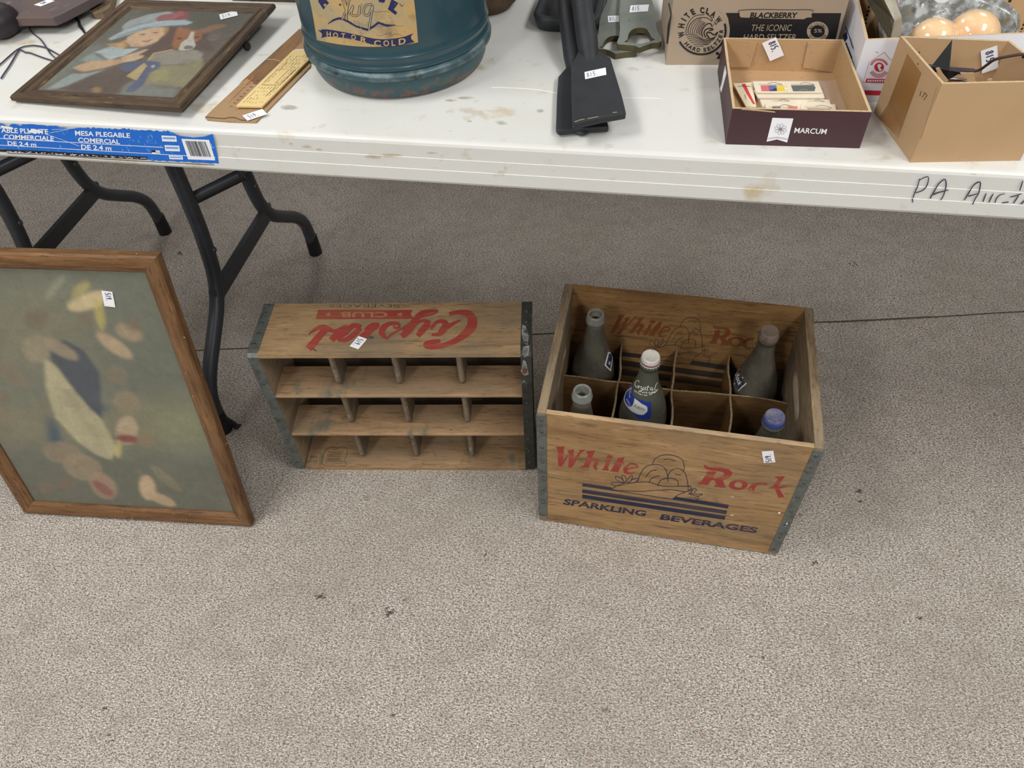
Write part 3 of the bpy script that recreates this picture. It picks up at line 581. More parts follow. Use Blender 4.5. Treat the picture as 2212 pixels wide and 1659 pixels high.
def dCrystal(t, sf, mw):
    mb = MB(mw.inverted()); c = Crop(1280, 740, 9.218)
    a = smooth([(790, 870), (700, 930), (640, 1030), (625, 1130), (650, 1230), (720, 1340), (800, 1400), (860, 1440), (900, 1500), (960, 1520), (1110, 1530)], 4)
    b = smooth([(800, 880), (790, 950), (800, 1030), (860, 1100), (930, 1130), (1010, 1160), (1080, 1175), (1120, 1180), (1150, 1185), (1170, 1200), (1165, 1480)], 4)
    mb.strip(sf, c(a), c(b), 0, .0006, 8)
    a = smooth([(780, 890), (690, 960), (640, 1060), (635, 1160), (680, 1260), (760, 1350), (850, 1405), (940, 1435), (1020, 1435)], 4)
    b = smooth([(782, 900), (775, 970), (790, 1040), (830, 1100), (900, 1150), (980, 1215), (1050, 1250), (1090, 1290), (1090, 1370)], 4)
    mb.strip(sf, c(a), c(b), 1, .0010, 8)
    a = smooth([(765, 920), (700, 970), (655, 1060), (650, 1150), (690, 1230), (740, 1275)], 4); b = smooth([(772, 930), (775, 990), (800, 1050), (835, 1110), (820, 1200), (790, 1262)], 4)
    mb.strip(sf, c(a), c(b), 0, .0014, 6)
    mb.text(sf, 'PURITY', c([(822, 1280)])[0], c([(1020, 1375)])[0], c([(850, 1225)])[0], 2, .0016)
    mb.text(sf, 'VODKA', c([(670, 1120)])[0], c([(745, 1262)])[0], c([(700, 1105)])[0], 1, .0019); mb.text(sf, 'Mixed', c([(735, 950)])[0], c([(735, 1090)])[0], c([(765, 950)])[0], 1, .0019)
    for P in ([(925, 790, 12), (925, 755, 10), (890, 755, 10), (855, 800, 12), (855, 855, 14), (885, 890, 14), (910, 870, 10)], [(905, 860, 10), (930, 860, 14), (915, 910, 14), (930, 885, 10), (965, 875, 10)], [(975, 870, 12), (970, 910, 14), (1000, 915, 12), (1020, 880, 12), (1000, 930, 14), (960, 975, 14), (925, 965, 12), (960, 950, 10), (1030, 925, 12)],
              [(1065, 885, 12), (1040, 900, 12), (1060, 930, 14), (1030, 945, 10)], [(1110, 855, 12), (1085, 940, 16), (1105, 945, 10)], [(1070, 885, 10), (1140, 880, 10)], [(1190, 895, 12), (1155, 900, 12), (1150, 940, 14), (1185, 930, 12), (1195, 895, 12), (1185, 945, 12), (1215, 930, 10)], [(1285, 795, 10), (1250, 860, 14), (1235, 930, 14), (1250, 935, 8)]):
        mb.stroke(sf, c(P), 1.2, 1, .0012)
    mb.text(sf, 'CLUB', *c([(985, 1005), (1255, 1000), (985, 978)]), 1, .0012, .03)
    for k, ch in enumerate('RETURN FOR DEPOSIT'):
        if ch == ' ': continue
        a = k / 17; x = 830 + 460 * a; y = 960 + 110 * math.sin(a * PI * .93 + .15) - 10; dy = 110 * .93 * PI * math.cos(a * PI * .93 + .15) / 460 * 24
        mb.text(sf, ch, *c([(x, y), (x + 22, y + dy), (x + dy * .9, y - 26)]), 1, .0012, .02)
    tag(mb.build('label', [lblue, lwhite, MAT['ink']], t), 'blue and white printed label', None)
cell = lambda i, j: (.0615 + .095 * i, (.053, .143, .2385)[j])
bottle(cell(0, 2), (1287, 677), .3035, dusty, None, 'uncapped dusty glass bottle with navy label, back left corner of the crate', dW)
bottle(cell(0, 0), (1258, 843), .3035, dusty, None, 'uncapped glass bottle showing only its neck, front left corner of the crate')
bottle(cell(1, 1), (1406, 771), .3065, clear, whitecap, 'clear glass bottle with white crown cap and blue label, mid-crate', dCrystal, 1.0)
bottle(cell(3, 2), (1663, 716), .3065, dusty, greycap, 'dusty glass bottle with rusty grey cap, back right corner of the crate', dRock)
bottle(cell(3, 0), (1674, 900), .3065, dusty, bluecap, 'dusty glass bottle with blue cap, front right corner of the crate')

# ------------------------------------------------------------------ crate lying on its side, cells towards the camera
CCM = frame_at(-.43356, .02832, 0, .13239); cc = thing('divided_crate', CCM, 'empty wooden crate lying on its side with twelve cells and red script', 'crate')
CI = CCM.inverted(); L2, D2, H2, E2 = .4523, .118, .3206, .0165
for x0 in (0, L2 - E2):
    mb = MB(); mb.box(x0 + .0012, .001, .001, x0 + E2 - .0012, D2 - .001, H2 - .001); mb.build('end_board', MAT['wgrey'] if x0 else MAT['wend'], cc, bevel=.004)
mb = MB(CI); mb.box(E2, 0, H2 - .0085, L2 - E2, D2, H2)
TF2 = Flat(lp(CCM, 0, 0, H2), (0, 0, 1)); cF = Crop(640, 650, 5.267); o_ = .0004
mb.fill(TF2, cF([(250, 103), (1325, 103), (1300, 150), (1340, 205), (220, 208)]), 1, o_)
o0_ = o_
for P in ([(1640, 455, 40), (1560, 470, 60), (1480, 500, 80), (1560, 525, 60), (1700, 500, 56), (1850, 430, 70), (1970, 330, 105), (2005, 230, 110), (1960, 150, 80), (1850, 130, 55), (1740, 150, 40)],
          [(1540, 385, 30), (1650, 370, 45), (1730, 290, 50), (1870, 220, 18)], [(1630, 372, 60), (1700, 285, 84), (1665, 232, 50), (1590, 250, 40), (1530, 320, 40)],
          [(1380, 400, 56), (1440, 330, 75), (1500, 255, 65), (1450, 225, 36), (1380, 250, 36), (1320, 310, 44)], [(1200, 408, 60), (1290, 320, 84), (1370, 200, 70), (1450, 135, 56), (1600, 112, 26), (1560, 150, 18), (1400, 195, 22), (1250, 285, 22), (1080, 385, 22)],
          [(1080, 380, 20), (1030, 425, 28), (975, 370, 66), (990, 310, 70), (1060, 262, 46), (1150, 258, 36), (1175, 290, 28), (1130, 312, 20), (1105, 285, 16)],
          [(900, 265, 20), (925, 275, 60), (850, 320, 84), (790, 380, 70), (700, 430, 40)], [(930, 265, 30), (860, 275, 40), (780, 330, 30)],
          [(740, 300, 50), (650, 285, 56), (560, 360, 60), (480, 435, 44), (560, 445, 50), (650, 390, 60), (730, 310, 50)], [(580, 285, 20), (510, 330, 60), (400, 450, 72)],
          [(540, 300, 20), (430, 345, 36), (330, 310, 66), (250, 310, 46), (170, 360, 22), (140, 388, 12)], [(340, 320, 70), (240, 430, 74), (140, 548, 84)]):
    o_ += .00012; mb.stroke(TF2, cF(P), 8, 1, o_, cap=False)
o_ = o0_; mb.text(TF2, 'CLUB', *cF([(1040, 130), (505, 130), (1040, 190)]), 3, o_ + .0003, .03)
for x in (365, 1180): mb.fill(TF2, cF([(x + 48 * (1 if k % 2 == 0 else .35) * math.cos(k * PI / 5), 155 + 32 * (1 if k % 2 == 0 else .35) * math.sin(k * PI / 5)) for k in range(10)]), 3, o_ + .0003)
mb.text(TF2, 'BEVERAGES', *cF([(1175, 40), (375, 38), (1175, 78)]), 2, o_, .0)
mb.stroke(TF2, cF([(790, 420), (830, 412), (880, 420)]), 6, 2, o_ + .0002, cap=False); mb.stroke(TF2, cF([(190, 545), (228, 568)]), 2, 4, o_, sm=0)
TOPW = wood('crystal_top_wood', srgb(162, 134, 98), srgb(102, 80, 58), srgb(190, 162, 114), 0, grey=srgb(112, 102, 88), extra=((9, (.6, 1, 1), .56, .7, srgb(84, 74, 62), .6, 6), (22, (1, 1, 1), .66, .74, srgb(60, 52, 46), .6, 5)))
mb.build('side_board', [TOPW, MAT['red'], M('grey_black_print', srgb(72, 66, 58), .8, layers=((90, (1, 1, 1), .4, .7, srgb(130, 106, 78), .8),)), M('bare_wood_letter', srgb(158, 116, 84), .8), MAT['black']], cc, bevel=.0)
mb = MB(CI); mb.box(E2, 0, 0, L2 - E2, D2, .008)
SB = Flat(lp(CCM, 0, 0, .008), (0, 0, 1)); cT = Crop(500, 600, 3.16)
mb.stroke(SB, cT([(650, 1165), (790, 1162), (770, 1250), (785, 1283), (640, 1283), (615, 1250), (640, 1180), (650, 1165)]), 1, 1, .0004, sm=2); mb.stroke(SB, cT([(665, 1185), (765, 1185), (745, 1255), (645, 1255), (665, 1185)]), .8, 1, .0004, sm=0)
for k in range(5): mb.stroke(SB, cT([(672 - k * 4, 1196 + k * 12), (752 - k * 4, 1196 + k * 12)]), 1.4, 1, .0004, sm=0)
for x in (540, 556, 575): mb.stroke(SB, cT([(x, 1215), (x + 8, 1230)]), 1.5, 1, .0004, sm=0)
mb.stroke(SB, cT([(1378, 1175), (1385, 1200), (1395, 1218)]), .7, 1, .0006)
mb.build('side_board', [MAT['wshelf'], M('stamp_print', srgb(70, 56, 44), .8)], cc)
SHV = (.104, .210)
for z in SHV:
    mb = MB(); n = 6; pr = [(.0035 * math.cos(a), .0035 * math.sin(a)) for a in [PI / 2 + PI * k / n for k in range(n + 1)]]
    loop = [(E2, .004 + a, z + .0045 + b * 1.1) for a, b in pr] + [(E2, .068, z + .0006), (E2, .068, z + .0084)]
    mb.prism(loop, (L2 - 2 * E2, 0, 0)); mb.build('shelf', MAT['wshelf'], cc)
for (z0, z1) in ((.008, .104), (.1125, .210), (.2185, .312)):
    for x in (.124, .228, .334):
        mb = MB(); hw = .0048; y0 = .020; n = 8
        R = []
        for z in [z0 + (z1 - z0) * k / n for k in range(n + 1)]:
            yy = y0 + max(0, (z0 + .012 - z)) * .55
            R.append([(x - hw, .070, z), (x - hw, yy + .003, z), (x - hw * .5, yy, z), (x + hw * .5, yy, z), (x + hw, yy + .003, z), (x + hw, .070, z)])
        mb.rings(R, 0, sm=False); mb.build('divider', MAT['wgrey'], cc)
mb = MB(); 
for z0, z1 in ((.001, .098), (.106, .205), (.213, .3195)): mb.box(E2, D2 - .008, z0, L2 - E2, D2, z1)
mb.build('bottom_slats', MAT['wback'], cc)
for x0, side in ((0, -1), (L2 - E2, 1)):
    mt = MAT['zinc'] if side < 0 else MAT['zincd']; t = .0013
    mb = MB(); xa, xb = x0 - .0004, x0 + E2 + .0006
    path = [(D2 - .001, H2 + t * .8), (.012, H2 + t), (.004, H2 - .0005), (-.0008, H2 - .006), (-t, H2 - .014), (-t, .010), (.002, .002)]
    inn = [(D2 - .001, H2 - .0002), (.012, H2 - .0002), (.005, H2 - .002), (.0005, H2 - .007), (0, H2 - .014), (0, .011), (.003, .003)]
    mb.rings([[(xa, y, z), (xb, y, z), (xb, b, c), (xa, b, c)] for (y, z), (b, c) in zip(path, inn)], 0, sm=False)
    o = mb.build('corner_strap', mt, cc, bevel=.0004)
    xm = (xa + xb) / 2 - .001
    for y in (.022, .046, .070, .094): rivet(o, (xm, y, H2 + t), (.0034, .0034, .0013))
    for z in (.028, .062, .10, .15, .20, .25, .285): rivet(o, (xm, -t, z), (.0028, .0012, .0028))
SF2 = Flat(lp(CCM, 0, -.0014, 0), nv(CCM, (0, 1, 0))); TS2 = Flat(lp(CCM, 0, 0, H2 + .0014), (0, 0, 1)); mb = MB(CI)
for S_2, P in ((TS2, [(1985, 320), (2010, 330), (2030, 400), (2020, 460), (1995, 440), (1980, 380)]), (TS2, [(1990, 470), (2035, 460), (2030, 530), (2000, 545), (1982, 520)]), (SF2, [(1990, 560), (2010, 570), (2022, 625), (2030, 660), (2000, 668), (1975, 640), (1985, 600)])): mb.fill(S_2, cT(P), 0, .0004)
for x, y in ((1700, 178), (1712, 195), (1722, 182)): mb.disc(TF2, cT([(x, y)])[0], (1.6, 1.2), 0, .0006, 7)
mb.fill(SF2, cT([(1985, 620), (2010, 612), (2020, 640), (2005, 658), (1986, 650)]), 1, .0010)
mb.build('paint_patch', [M('old_white_paint', srgb(140, 142, 138), .7, layers=((160, (1, 1, 1), .42, .6, srgb(84, 86, 82), .95),)), M('rust_spot', srgb(104, 64, 34), .9)], cc)
lot_tag(cc, TF2, cF, (708, 402), (608, 518), (806, 437), '519.', (.15, .8, .15, .75))
# ------------------------------------------------------------------ framed pictures
pane = M('picture_glass', srgb(255, 255, 255), .05); nt = pane.node_tree
tr_ = nt.nodes.new('ShaderNodeBsdfTransparent'); gl = nt.nodes.new('ShaderNodeBsdfGlossy'); gl.inputs['Roughness'].default_value = .08
mx = nt.nodes.new('ShaderNodeMixShader'); lw = nt.nodes.new('ShaderNodeLayerWeight'); lw.inputs[0].default_value = .3; fr = nt.nodes.new('ShaderNodeMath'); fr.operation = 'MULTIPLY_ADD'; fr.inputs[1].default_value = .16; fr.inputs[2].default_value = .015; nt.links.new(lw.outputs['Facing'], fr.inputs[0])
nt.links.new(fr.outputs[0], mx.inputs[0]); nt.links.new(tr_.outputs[0], mx.inputs[1]); nt.links.new(gl.outputs[0], mx.inputs[2]); nt.links.new(mx.outputs[0], nt.nodes['Material Output'].inputs[0])
prt = M('printed_picture', None, .55, attr='paint', spec=.3)
def frame_rails(parent, w, h, prof, matx, maty, names='frame_rail'):
    C = [(0, 0), (w, 0), (w, h), (0, h)]; I = [(1, 1), (-1, 1), (-1, -1), (1, -1)]
    for k in range(4):
        mb = MB(); R = []
        for q in (k, (k + 1) % 4): R.append([(C[q][0] + I[q][0] * a, C[q][1] + I[q][1] * a, z) for a, z in prof])
        mb.rings(R, 0, sm=False); mb.build('frame_rail', matx if k % 2 == 0 else maty, parent, bevel=.0008)
e_ = Vector((.99726, .07397, 0)); n_ = Vector((-.07397, .99726, 0)); a_ = math.radians(10.604)
d_ = Vector((0, 0, 1)) * math.cos(a_) + n_ * math.sin(a_); N_v = e_.cross(d_)
def basis(X, Y, Z, O): return Matrix(((X[0], Y[0], Z[0], O[0]), (X[1], Y[1], Z[1], O[1]), (X[2], Y[2], Z[2], O[2]), (0, 0, 0, 1)))
MM = basis(e_, d_, N_v, (-.9076, -.1386, .0035)); pic = thing('framed_picture', MM, 'large oak-framed picture behind glass standing on the carpet, leaning under the table', 'framed picture')
w_, h_ = .438, .548
frame_rails(pic, w_, h_, [(.001, -.019), (0, -.004), (.003, -.001), (.008, 0), (.017, -.0005), (.024, -.003), (.0285, -.0075), (.0285, -.019)], MAT['oak'], MAT['oaky'])
mb = MB(); mb.box(.027, .027, -.0185, w_ - .027, h_ - .027, -.012); mb.build('backing', MAT['wback'], pic)
PF = Flat(MM @ Vector((0, 0, -.0105)), N_v); cS = Crop(0, 520, 2.514)
blob = lambda x, y, rx, ry, r=0: [(x + rx * math.cos(t) * math.cos(r) - ry * math.sin(t) * math.sin(r), y + rx * math.cos(t) * math.sin(r) + ry * math.sin(t) * math.cos(r)) for t in [2 * PI * k / 14 for k in range(14)]]
sh = []
def S_(P, c, bl, al, cr=None): sh.append((cS(P), srgb(*c), bl, al))
S_([(-600, 160), (800, 170), (900, 420), (-600, 380)], (104, 110, 96), .03, .8)
S_(blob(200, 480, 260, 180), (128, 122, 94), .04, .7); S_(blob(800, 700, 240, 220), (88, 94, 84), .04, .6)
S_([(-600, 860), (300, 900), (1100, 860), (1150, 1080), (300, 1100), (-600, 1090)], (124, 120, 92), .03, .7)
S_(blob(950, 1000, 160, 110), (128, 132, 98), .025, .7); S_([(-600, 1120), (400, 1150), (1200, 1180), (1260, 1480), (-600, 1460)], (90, 92, 78), .02, .7)
S_([(240, 640), (330, 690), (430, 830), (540, 950), (640, 1130), (600, 1190), (520, 1160), (420, 1090), (300, 960), (250, 800)], (172, 164, 130), .0022, .95)
S_([(330, 760), (420, 860), (520, 1000), (560, 1130), (500, 1060), (400, 940)], (140, 134, 108), .006, .5)
S_([(250, 590), (350, 535), (460, 600), (540, 720), (555, 970), (470, 890), (370, 770), (290, 660)], (62, 70, 80), .0022, .95); S_([(480, 880), (620, 900), (590, 925), (490, 925)], (62, 72, 86), .006, .8)
S_([(255, 940), (320, 1010), (340, 1100), (290, 1150), (262, 1080)], (44, 72, 92), .006, .9)
for x, y, rx, ry, r, c, al in ((480, 330, 120, 46, -.3, (190, 172, 132), .85), (200, 590, 80, 75, 0, (150, 138, 112), .6), (330, 590, 110, 34, .5, (160, 144, 116), .6), (620, 570, 120, 36, .6, (172, 150, 118), .75), (700, 500, 80, 40, .4, (160, 140, 112), .7), (720, 455, 46, 36, 0, (112, 96, 76), .6), (470, 430, 44, 34, 0, (120, 104, 82), .6),
                               (440, 265, 60, 30, -.7, (164, 150, 96), .7), (540, 400, 26, 90, -.2, (176, 164, 92), .7), (300, 255, 90, 20, -.9, (150, 150, 122), .5), (630, 730, 60, 50, 0, (122, 110, 88), .6), (690, 880, 80, 60, .5, (140, 124, 98), .55), (60, 720, 110, 50, .6, (120, 106, 86), .6), (690, 1030, 60, 80, .1, (176, 156, 126), .75), (690, 1075, 66, 22, .1, (120, 52, 50), .8),
                               (790, 1080, 50, 40, 0, (136, 118, 92), .7), (340, 1150, 110, 60, .2, (140, 124, 98), .6), (450, 1230, 110, 70, .3, (150, 132, 104), .6), (560, 1330, 90, 60, .8, (158, 132, 106), .65), (560, 1345, 70, 24, .6, (124, 66, 62), .7), (360, 1320, 46, 40, 0, (112, 96, 76), .6), (250, 1340, 50, 34, 0, (118, 102, 80), .55), (800, 1340, 44, 70, -.2, (190, 164, 130), .8), (870, 1400, 90, 26, .4, (180, 156, 122), .75), (900, 1290, 110, 26, .7, (130, 122, 96), .6),
                               (20, 850, 40, 46, 0, (112, 98, 78), .5), (30, 950, 44, 34, .4, (130, 114, 90), .5), (20, 500, 40, 30, 0, (116, 104, 84), .5), (200, 430, 64, 60, .2, (110, 96, 76), .55), (640, 1130, 20, 50, 0, (186, 172, 110), .7)):
    S_(blob(x, y, rx, ry, r), c, .0022, min(1, al * 1.15))
painting('printed_picture', PF, MM.inverted(), Vector((.026, .026, -.0105)), Vector((1, 0, 0)), Vector((0, 1, 0)), w_ - .052, h_ - .052, 300, 380, srgb(108, 111, 95), sh, prt, pic, noisy=.03)
mb = MB(); mb.box(.026, .026, -.0095, w_ - .026, h_ - .026, -.0085); mb.build('glass_pane', pane, pic)
lot_tag(pic, PF, cS, (553, 268), (570, 352), (612, 275), '519.', (.1, .62, .3, .8), off=.0028)

cX = Vector((.9972, -.0686, .03)).normalized(); cN_ = Vector((-.032, -.0279, .9991)); cY = cN_.cross(cX).normalized(); cN_ = cX.cross(cY)
CMt = basis(cX, cY, cN_, (-.6036, .0363, .7357)); chp = thing('framed_picture', CMt, 'small dark-framed print of a child in a hat with a dog, lying flat', 'framed picture')
dk = lambda n, ax: wood(n, srgb(86, 70, 54), srgb(44, 34, 28), srgb(122, 102, 74), ax, rough=.5, extra=((120, grain(ax, .2), .62, .72, srgb(150, 124, 70), .6, 3),))
w_, h_, th = .2327, .2599, .0092
frame_rails(chp, w_, h_, [(.003, 0), (0, .003), (0, th - .002), (.002, th), (.008, th + .0005), (.010, th - .0025), (.013, th - .0025), (.015, th - .0005), (.018, th - .001), (.0225, th - .006), (.0225, 0)], dk('dark_frame_wood', 0), dk('dark_frame_wood_upright', 1))
mb = MB(); mb.box(.02, .02, .001, w_ - .02, h_ - .02, .003); mb.build('backing', MAT['wback'], chp)
cP = Crop(50, 0, 4.022); CF2 = Flat(CMt @ Vector((0, 0, .0045)), cN_); sh = []
def T2(P, c, bl=.0012, al=.88): sh.append((cP(P), srgb(*[q * .84 + g * .16 for q, g in zip(c, (112, 110, 100))]), bl, al))
T2([(900, -60), (2100, 0), (1800, 300), (1000, 130)], (78, 78, 66), .008); T2([(600, 350), (900, 60), (1100, 60), (760, 340)], (92, 94, 82), .008)
T2([(500, 440), (650, 380), (760, 400), (640, 500), (400, 640), (170, 780), (120, 770)], (112, 118, 108), .006)
T2([(1640, 260), (1800, 300), (1600, 500), (1500, 560), (1560, 430)], (92, 80, 70), .008)
T2([(300, 770), (560, 660), (760, 600), (1000, 520), (1060, 620), (900, 800), (600, 830)], (84, 70, 62), .005)
T2([(860, 230), (920, 180), (1090, 125), (1260, 100), (1330, 120), (1300, 190), (1000, 235), (880, 290)], (158, 168, 168)); T2([(880, 260), (960, 215), (1130, 180), (1120, 200), (960, 240)], (120, 128, 128), .002, .6)
T2([(1150, 160), (1200, 130), (1300, 118), (1390, 82), (1450, 105), (1430, 160), (1370, 182), (1250, 178), (1165, 188)], (138, 66, 68)); T2([(1290, 130), (1380, 95), (1400, 130), (1320, 160)], (164, 90, 92), .0015, .7)
T2([(1040, 480), (1180, 330), (1270, 230), (1380, 235), (1330, 300), (1600, 290), (1650, 440), (1500, 440), (1300, 440), (1120, 510)], (84, 62, 54), .002)
T2([(1180, 240), (1262, 232), (1265, 262), (1230, 310), (1190, 320)], (170, 124, 84)); T2([(720, 380), (830, 370), (890, 345), (910, 400), (870, 432), (820, 442), (780, 420)], (176, 138, 92)); T2([(810, 380), (880, 372), (870, 420), (825, 430)], (206, 168, 112), .002, .8)
T2([(905, 320), (1000, 272), (1150, 235), (1225, 238), (1222, 300), (1160, 365), (1050, 405), (940, 405), (895, 365)], (208, 174, 138)); T2([(930, 360), (1020, 390), (1100, 380), (1030, 408), (940, 405)], (176, 138, 106), .002, .6)
T2([(740, 335), (860, 272), (1000, 220), (1200, 185), (1400, 172), (1475, 195), (1420, 217), (1250, 225), (1060, 248), (900, 308), (760, 350)], (164, 184, 190)); T2([(760, 345), (900, 300), (1060, 245), (1200, 225), (1060, 235), (880, 290)], (110, 124, 128), .001, .7)
for P in ([(1005, 303), (1040, 293), (1075, 297), (1040, 306)], [(1120, 287), (1150, 277), (1190, 277), (1150, 291)]): T2(P, (96, 72, 66), .0008, .85)
T2([(1030, 355), (1080, 352), (1130, 335), (1095, 364), (1050, 366)], (150, 84, 76), .0008, .8); T2([(1085, 320), (1110, 318), (1100, 328)], (170, 130, 104), .0008, .7)
T2([(620, 455), (760, 402), (880, 425), (1010, 418), (880, 485), (760, 518), (690, 512)], (172, 188, 188)); T2([(490, 520), (620, 450), (700, 480), (700, 520), (560, 540)], (140, 152, 148), .002); T2([(600, 460), (660, 462), (740, 515), (690, 515)], (96, 104, 102), .0008, .8)
T2([(430, 590), (560, 535), (860, 508), (880, 540), (700, 592), (520, 625)], (196, 162, 124)); T2([(850, 500), (930, 470), (1060, 428), (1092, 430), (1000, 478), (1052, 480), (1040, 500), (960, 530), (870, 542)], (208, 176, 142), .0008)
T2([(200, 775), (420, 640), (560, 635), (720, 600), (560, 665), (380, 745), (300, 770)], (148, 160, 156), .002)
T2([(1310, 330), (1330, 250), (1400, 245), (1470, 262), (1560, 262), (1545, 340), (1490, 370), (1420, 330), (1370, 400), (1320, 430), (1290, 390)], (154, 98, 56)); T2([(1540, 262), (1620, 222), (1730, 205), (1775, 225), (1660, 262), (1560, 292)], (140, 100, 68)); T2([(1340, 240), (1370, 225), (1390, 250), (1350, 262)], (150, 112, 72), .001)
T2([(1460, 272), (1487, 280), (1480, 340), (1498, 395), (1470, 428), (1390, 442), (1345, 432), (1372, 372), (1432, 330)], (198, 194, 182), .0008); T2([(1395, 405), (1430, 393), (1475, 400), (1470, 425), (1400, 428)], (92, 82, 84), .0008)
for P in ([(1330, 330), (1370, 325), (1385, 338), (1345, 345)], [(1490, 318), (1530, 315), (1525, 330), (1490, 332)]): T2(P, (70, 46, 34), .0008)
T2([(1590, 330), (1640, 300), (1720, 295), (1700, 350), (1620, 360)], (110, 96, 86), .0015, .7)
T2([(1080, 525), (1140, 472), (1300, 432), (1345, 440), (1500, 432), (1560, 465), (1540, 545), (1200, 565)], (142, 138, 124), .0015); T2([(1075, 525), (1130, 460), (1300, 425), (1300, 435), (1145, 470), (1090, 530)], (180, 156, 104), .0006)
T2([(1040, 740), (1100, 620), (1180, 570), (1400, 560), (1560, 500), (1560, 600), (1400, 760), (1200, 740)], (138, 132, 98), .002); T2([(1100, 700), (1140, 600), (1260, 610), (1230, 700)], (160, 150, 98), .003, .6)
T2([(830, 830), (880, 740), (960, 700), (1100, 740), (1340, 770), (1310, 850), (1000, 830)], (122, 126, 120), .003)
T2([(830, 600), (900, 540), (1060, 530), (1190, 538), (1185, 590), (1090, 640), (1040, 740), (960, 800), (880, 795), (980, 700), (1020, 600), (900, 625)], (80, 88, 118)); T2([(1110, 570), (1140, 560), (1145, 580), (1120, 590)], (170, 178, 188), .0006)
T2([(895, 662), (1050, 545), (1078, 570), (985, 698)], (184, 164, 108), .0008); T2(blob(640, 780, 45, 26), (170, 134, 84), .002, .7)
painting('printed_picture', CF2, CMt.inverted(), Vector((.0215, .0215, .0045)), Vector((1, 0, 0)), Vector((0, 1, 0)), w_ - .043, h_ - .043, 300, 360, srgb(100, 92, 82), sh, prt, chp, noisy=.035)
mb = MB(); mb.box(.0215, .0215, .0050, w_ - .0215, h_ - .0215, .0058); mb.build('glass_pane', pane, chp)
lot_tag(chp, CF2, cP, (1718, 177), (1868, 140), (1705, 132), '519.', (.12, .7, .2, .75), off=.0018)
mb = MB(); mb.ell((w_ - .002, .168, -.0045), (.0045, .006, .0055)); mb.build('bumper', rubber, chp); mb = MB(); mb.ell((w_ - .03, h_ - .012, -.0052), (.006, .006, .0076)); mb.build('bumper', rubber, chp)

# ------------------------------------------------------------------ ruler in its brown sleeve
def on(z): return Flat((0, 0, z), (0, 0, 1))
def slab(mb, P, z0, z1, mat=0):      # plate whose top outline is read at height z1
    t = [mb.W(on(z1).hit(*p)) for p in P]; mb.prism(t, mb.inv.to_3x3() @ Vector((0, 0, z0 - z1)), mat)
cO = Crop(440, 50, 7.542); RM = frame_at(-.31, .13, .735); rul = thing('ruler_sleeve', RM, 'brown printed card sleeve holding a cream rule, lying left of the jug', 'ruler sleeve')
card = M('brown_card', srgb(160, 130, 94), .6, layers=((30, (1, 1, 1), .45, .7, srgb(138, 100, 62), .6), (200, (1, .3, 1), .6, .75, srgb(110, 80, 50), .5))); cardd = M('dark_brown_card', srgb(128, 92, 48), .45, layers=((160, (1, .15, 1), .45, .7, srgb(84, 60, 38), .8), (24, (1, 1, 1), .5, .7, srgb(150, 104, 52), .6)))
cream = M('cream_celluloid', srgb(226, 200, 138), .45, layers=((14, (1, 1, 1), .4, .7, srgb(210, 180, 118), .6),)); dkp = M('brown_ink', srgb(94, 70, 50), .7)
mb = MB(RM.inverted()); slab(mb, cO([(22, 1528), (150, 1400), (1560, 90), (1640, 100), (1740, 700), (1000, 1460), (850, 1612), (400, 1600), (60, 1570)]), .7352, .7368)
mb.fill(on(.7370), cO([(560, 1000), (1560, 95), (1615, 110), (1600, 300), (860, 1010), (400, 1420), (250, 1340)][:1] + [(1560, 95), (1620, 120), (1600, 300), (1450, 440), (860, 1000), (700, 900)]), 1, 0)
mb.stroke(on(.7372), cO([(30, 1528), (330, 1552), (400, 1535), (520, 1540), (600, 1575), (690, 1582)]), 1.6, 2, 0, cap=False)
for k in range(9):
    t = k / 8; x = 430 + 430 * t ** 1.0; y = 1352 - 420 * t; mb.stroke(on(.7372), cO([(x, y), (x + 38, y)]), .9, 2, 0, sm=0)
for k in range(30):
    t = k / 29; x = 905 + 720 * t; y = 1400 - 700 * t; mb.stroke(on(.7372), cO([(x, y), (x + (46 if k % 5 == 0 else 26), y + 8)]), .6, 2, 0, sm=0)
for k in range(6): mb.stroke(on(.7372), cO([(400 + 22 * k, 1300 - 22 * k), (800 + 10 * k, 900 - 15 * k)]), .5, 4, 0, sm=0)
mb.stroke(on(.7374), cO([(1035, 590), (1150, 595), (1250, 620)]), .9, 3, 0); mb.stroke(on(.7374), cO([(570, 1030), (840, 1020)]), .5, 3, 0)
mb.build('sleeve', [card, cardd, dkp, cream, M('orange_print', srgb(176, 104, 66), .6)], rul)
mb = MB(RM.inverted()); slab(mb, cO([(1490, 425), (1700, 415), (1720, 520), (1480, 460)]), .7372, .739); mb.build('rule_end', M('pale_lilac', srgb(214, 212, 226), .5), rul)
mb = MB(RM.inverted()); P0 = cO([(525, 1350), (945, 1358), (1740, 560), (1640, 430), (1455, 438)]); slab(mb, P0, .7385, .7405)
for k in range(7):
    u0 = .06 if k < 4 else .1
    for j in range(14):
        a, b = rs.uniform(0, .03), rs.uniform(.02, .06)
        t0 = .05 + j * .062; 
        if .36 < t0 < .62 and k in (2, 3, 4): continue
        s = .14 + k * .12; f = lambda t, s: (525 + 420 * s + 940 * t, 1352 + 6 * s - 918 * t)
        mb.stroke(on(.7407), cO([f(t0 + a, s), f(t0 + b, s)]), .55, 1, 0, sm=0)
f = lambda t, s: (525 + 420 * s + 940 * t, 1352 + 6 * s - 918 * t)
for Q in ([(.38, .15), (.38, .85), (.66, .85), (.66, .15), (.38, .15)], [(.42, .6), (.42, .82), (.64, .82), (.64, .6), (.42, .6)], [(.2, .75), (.33, .78), (.38, .7)], [(.66, .3), (.7, .22), (.8, .2)]): mb.stroke(on(.7408), cO([f(*q) for q in Q]), .5, 1, 0, sm=0)
mb.build('rule', [cream, dkp], rul)
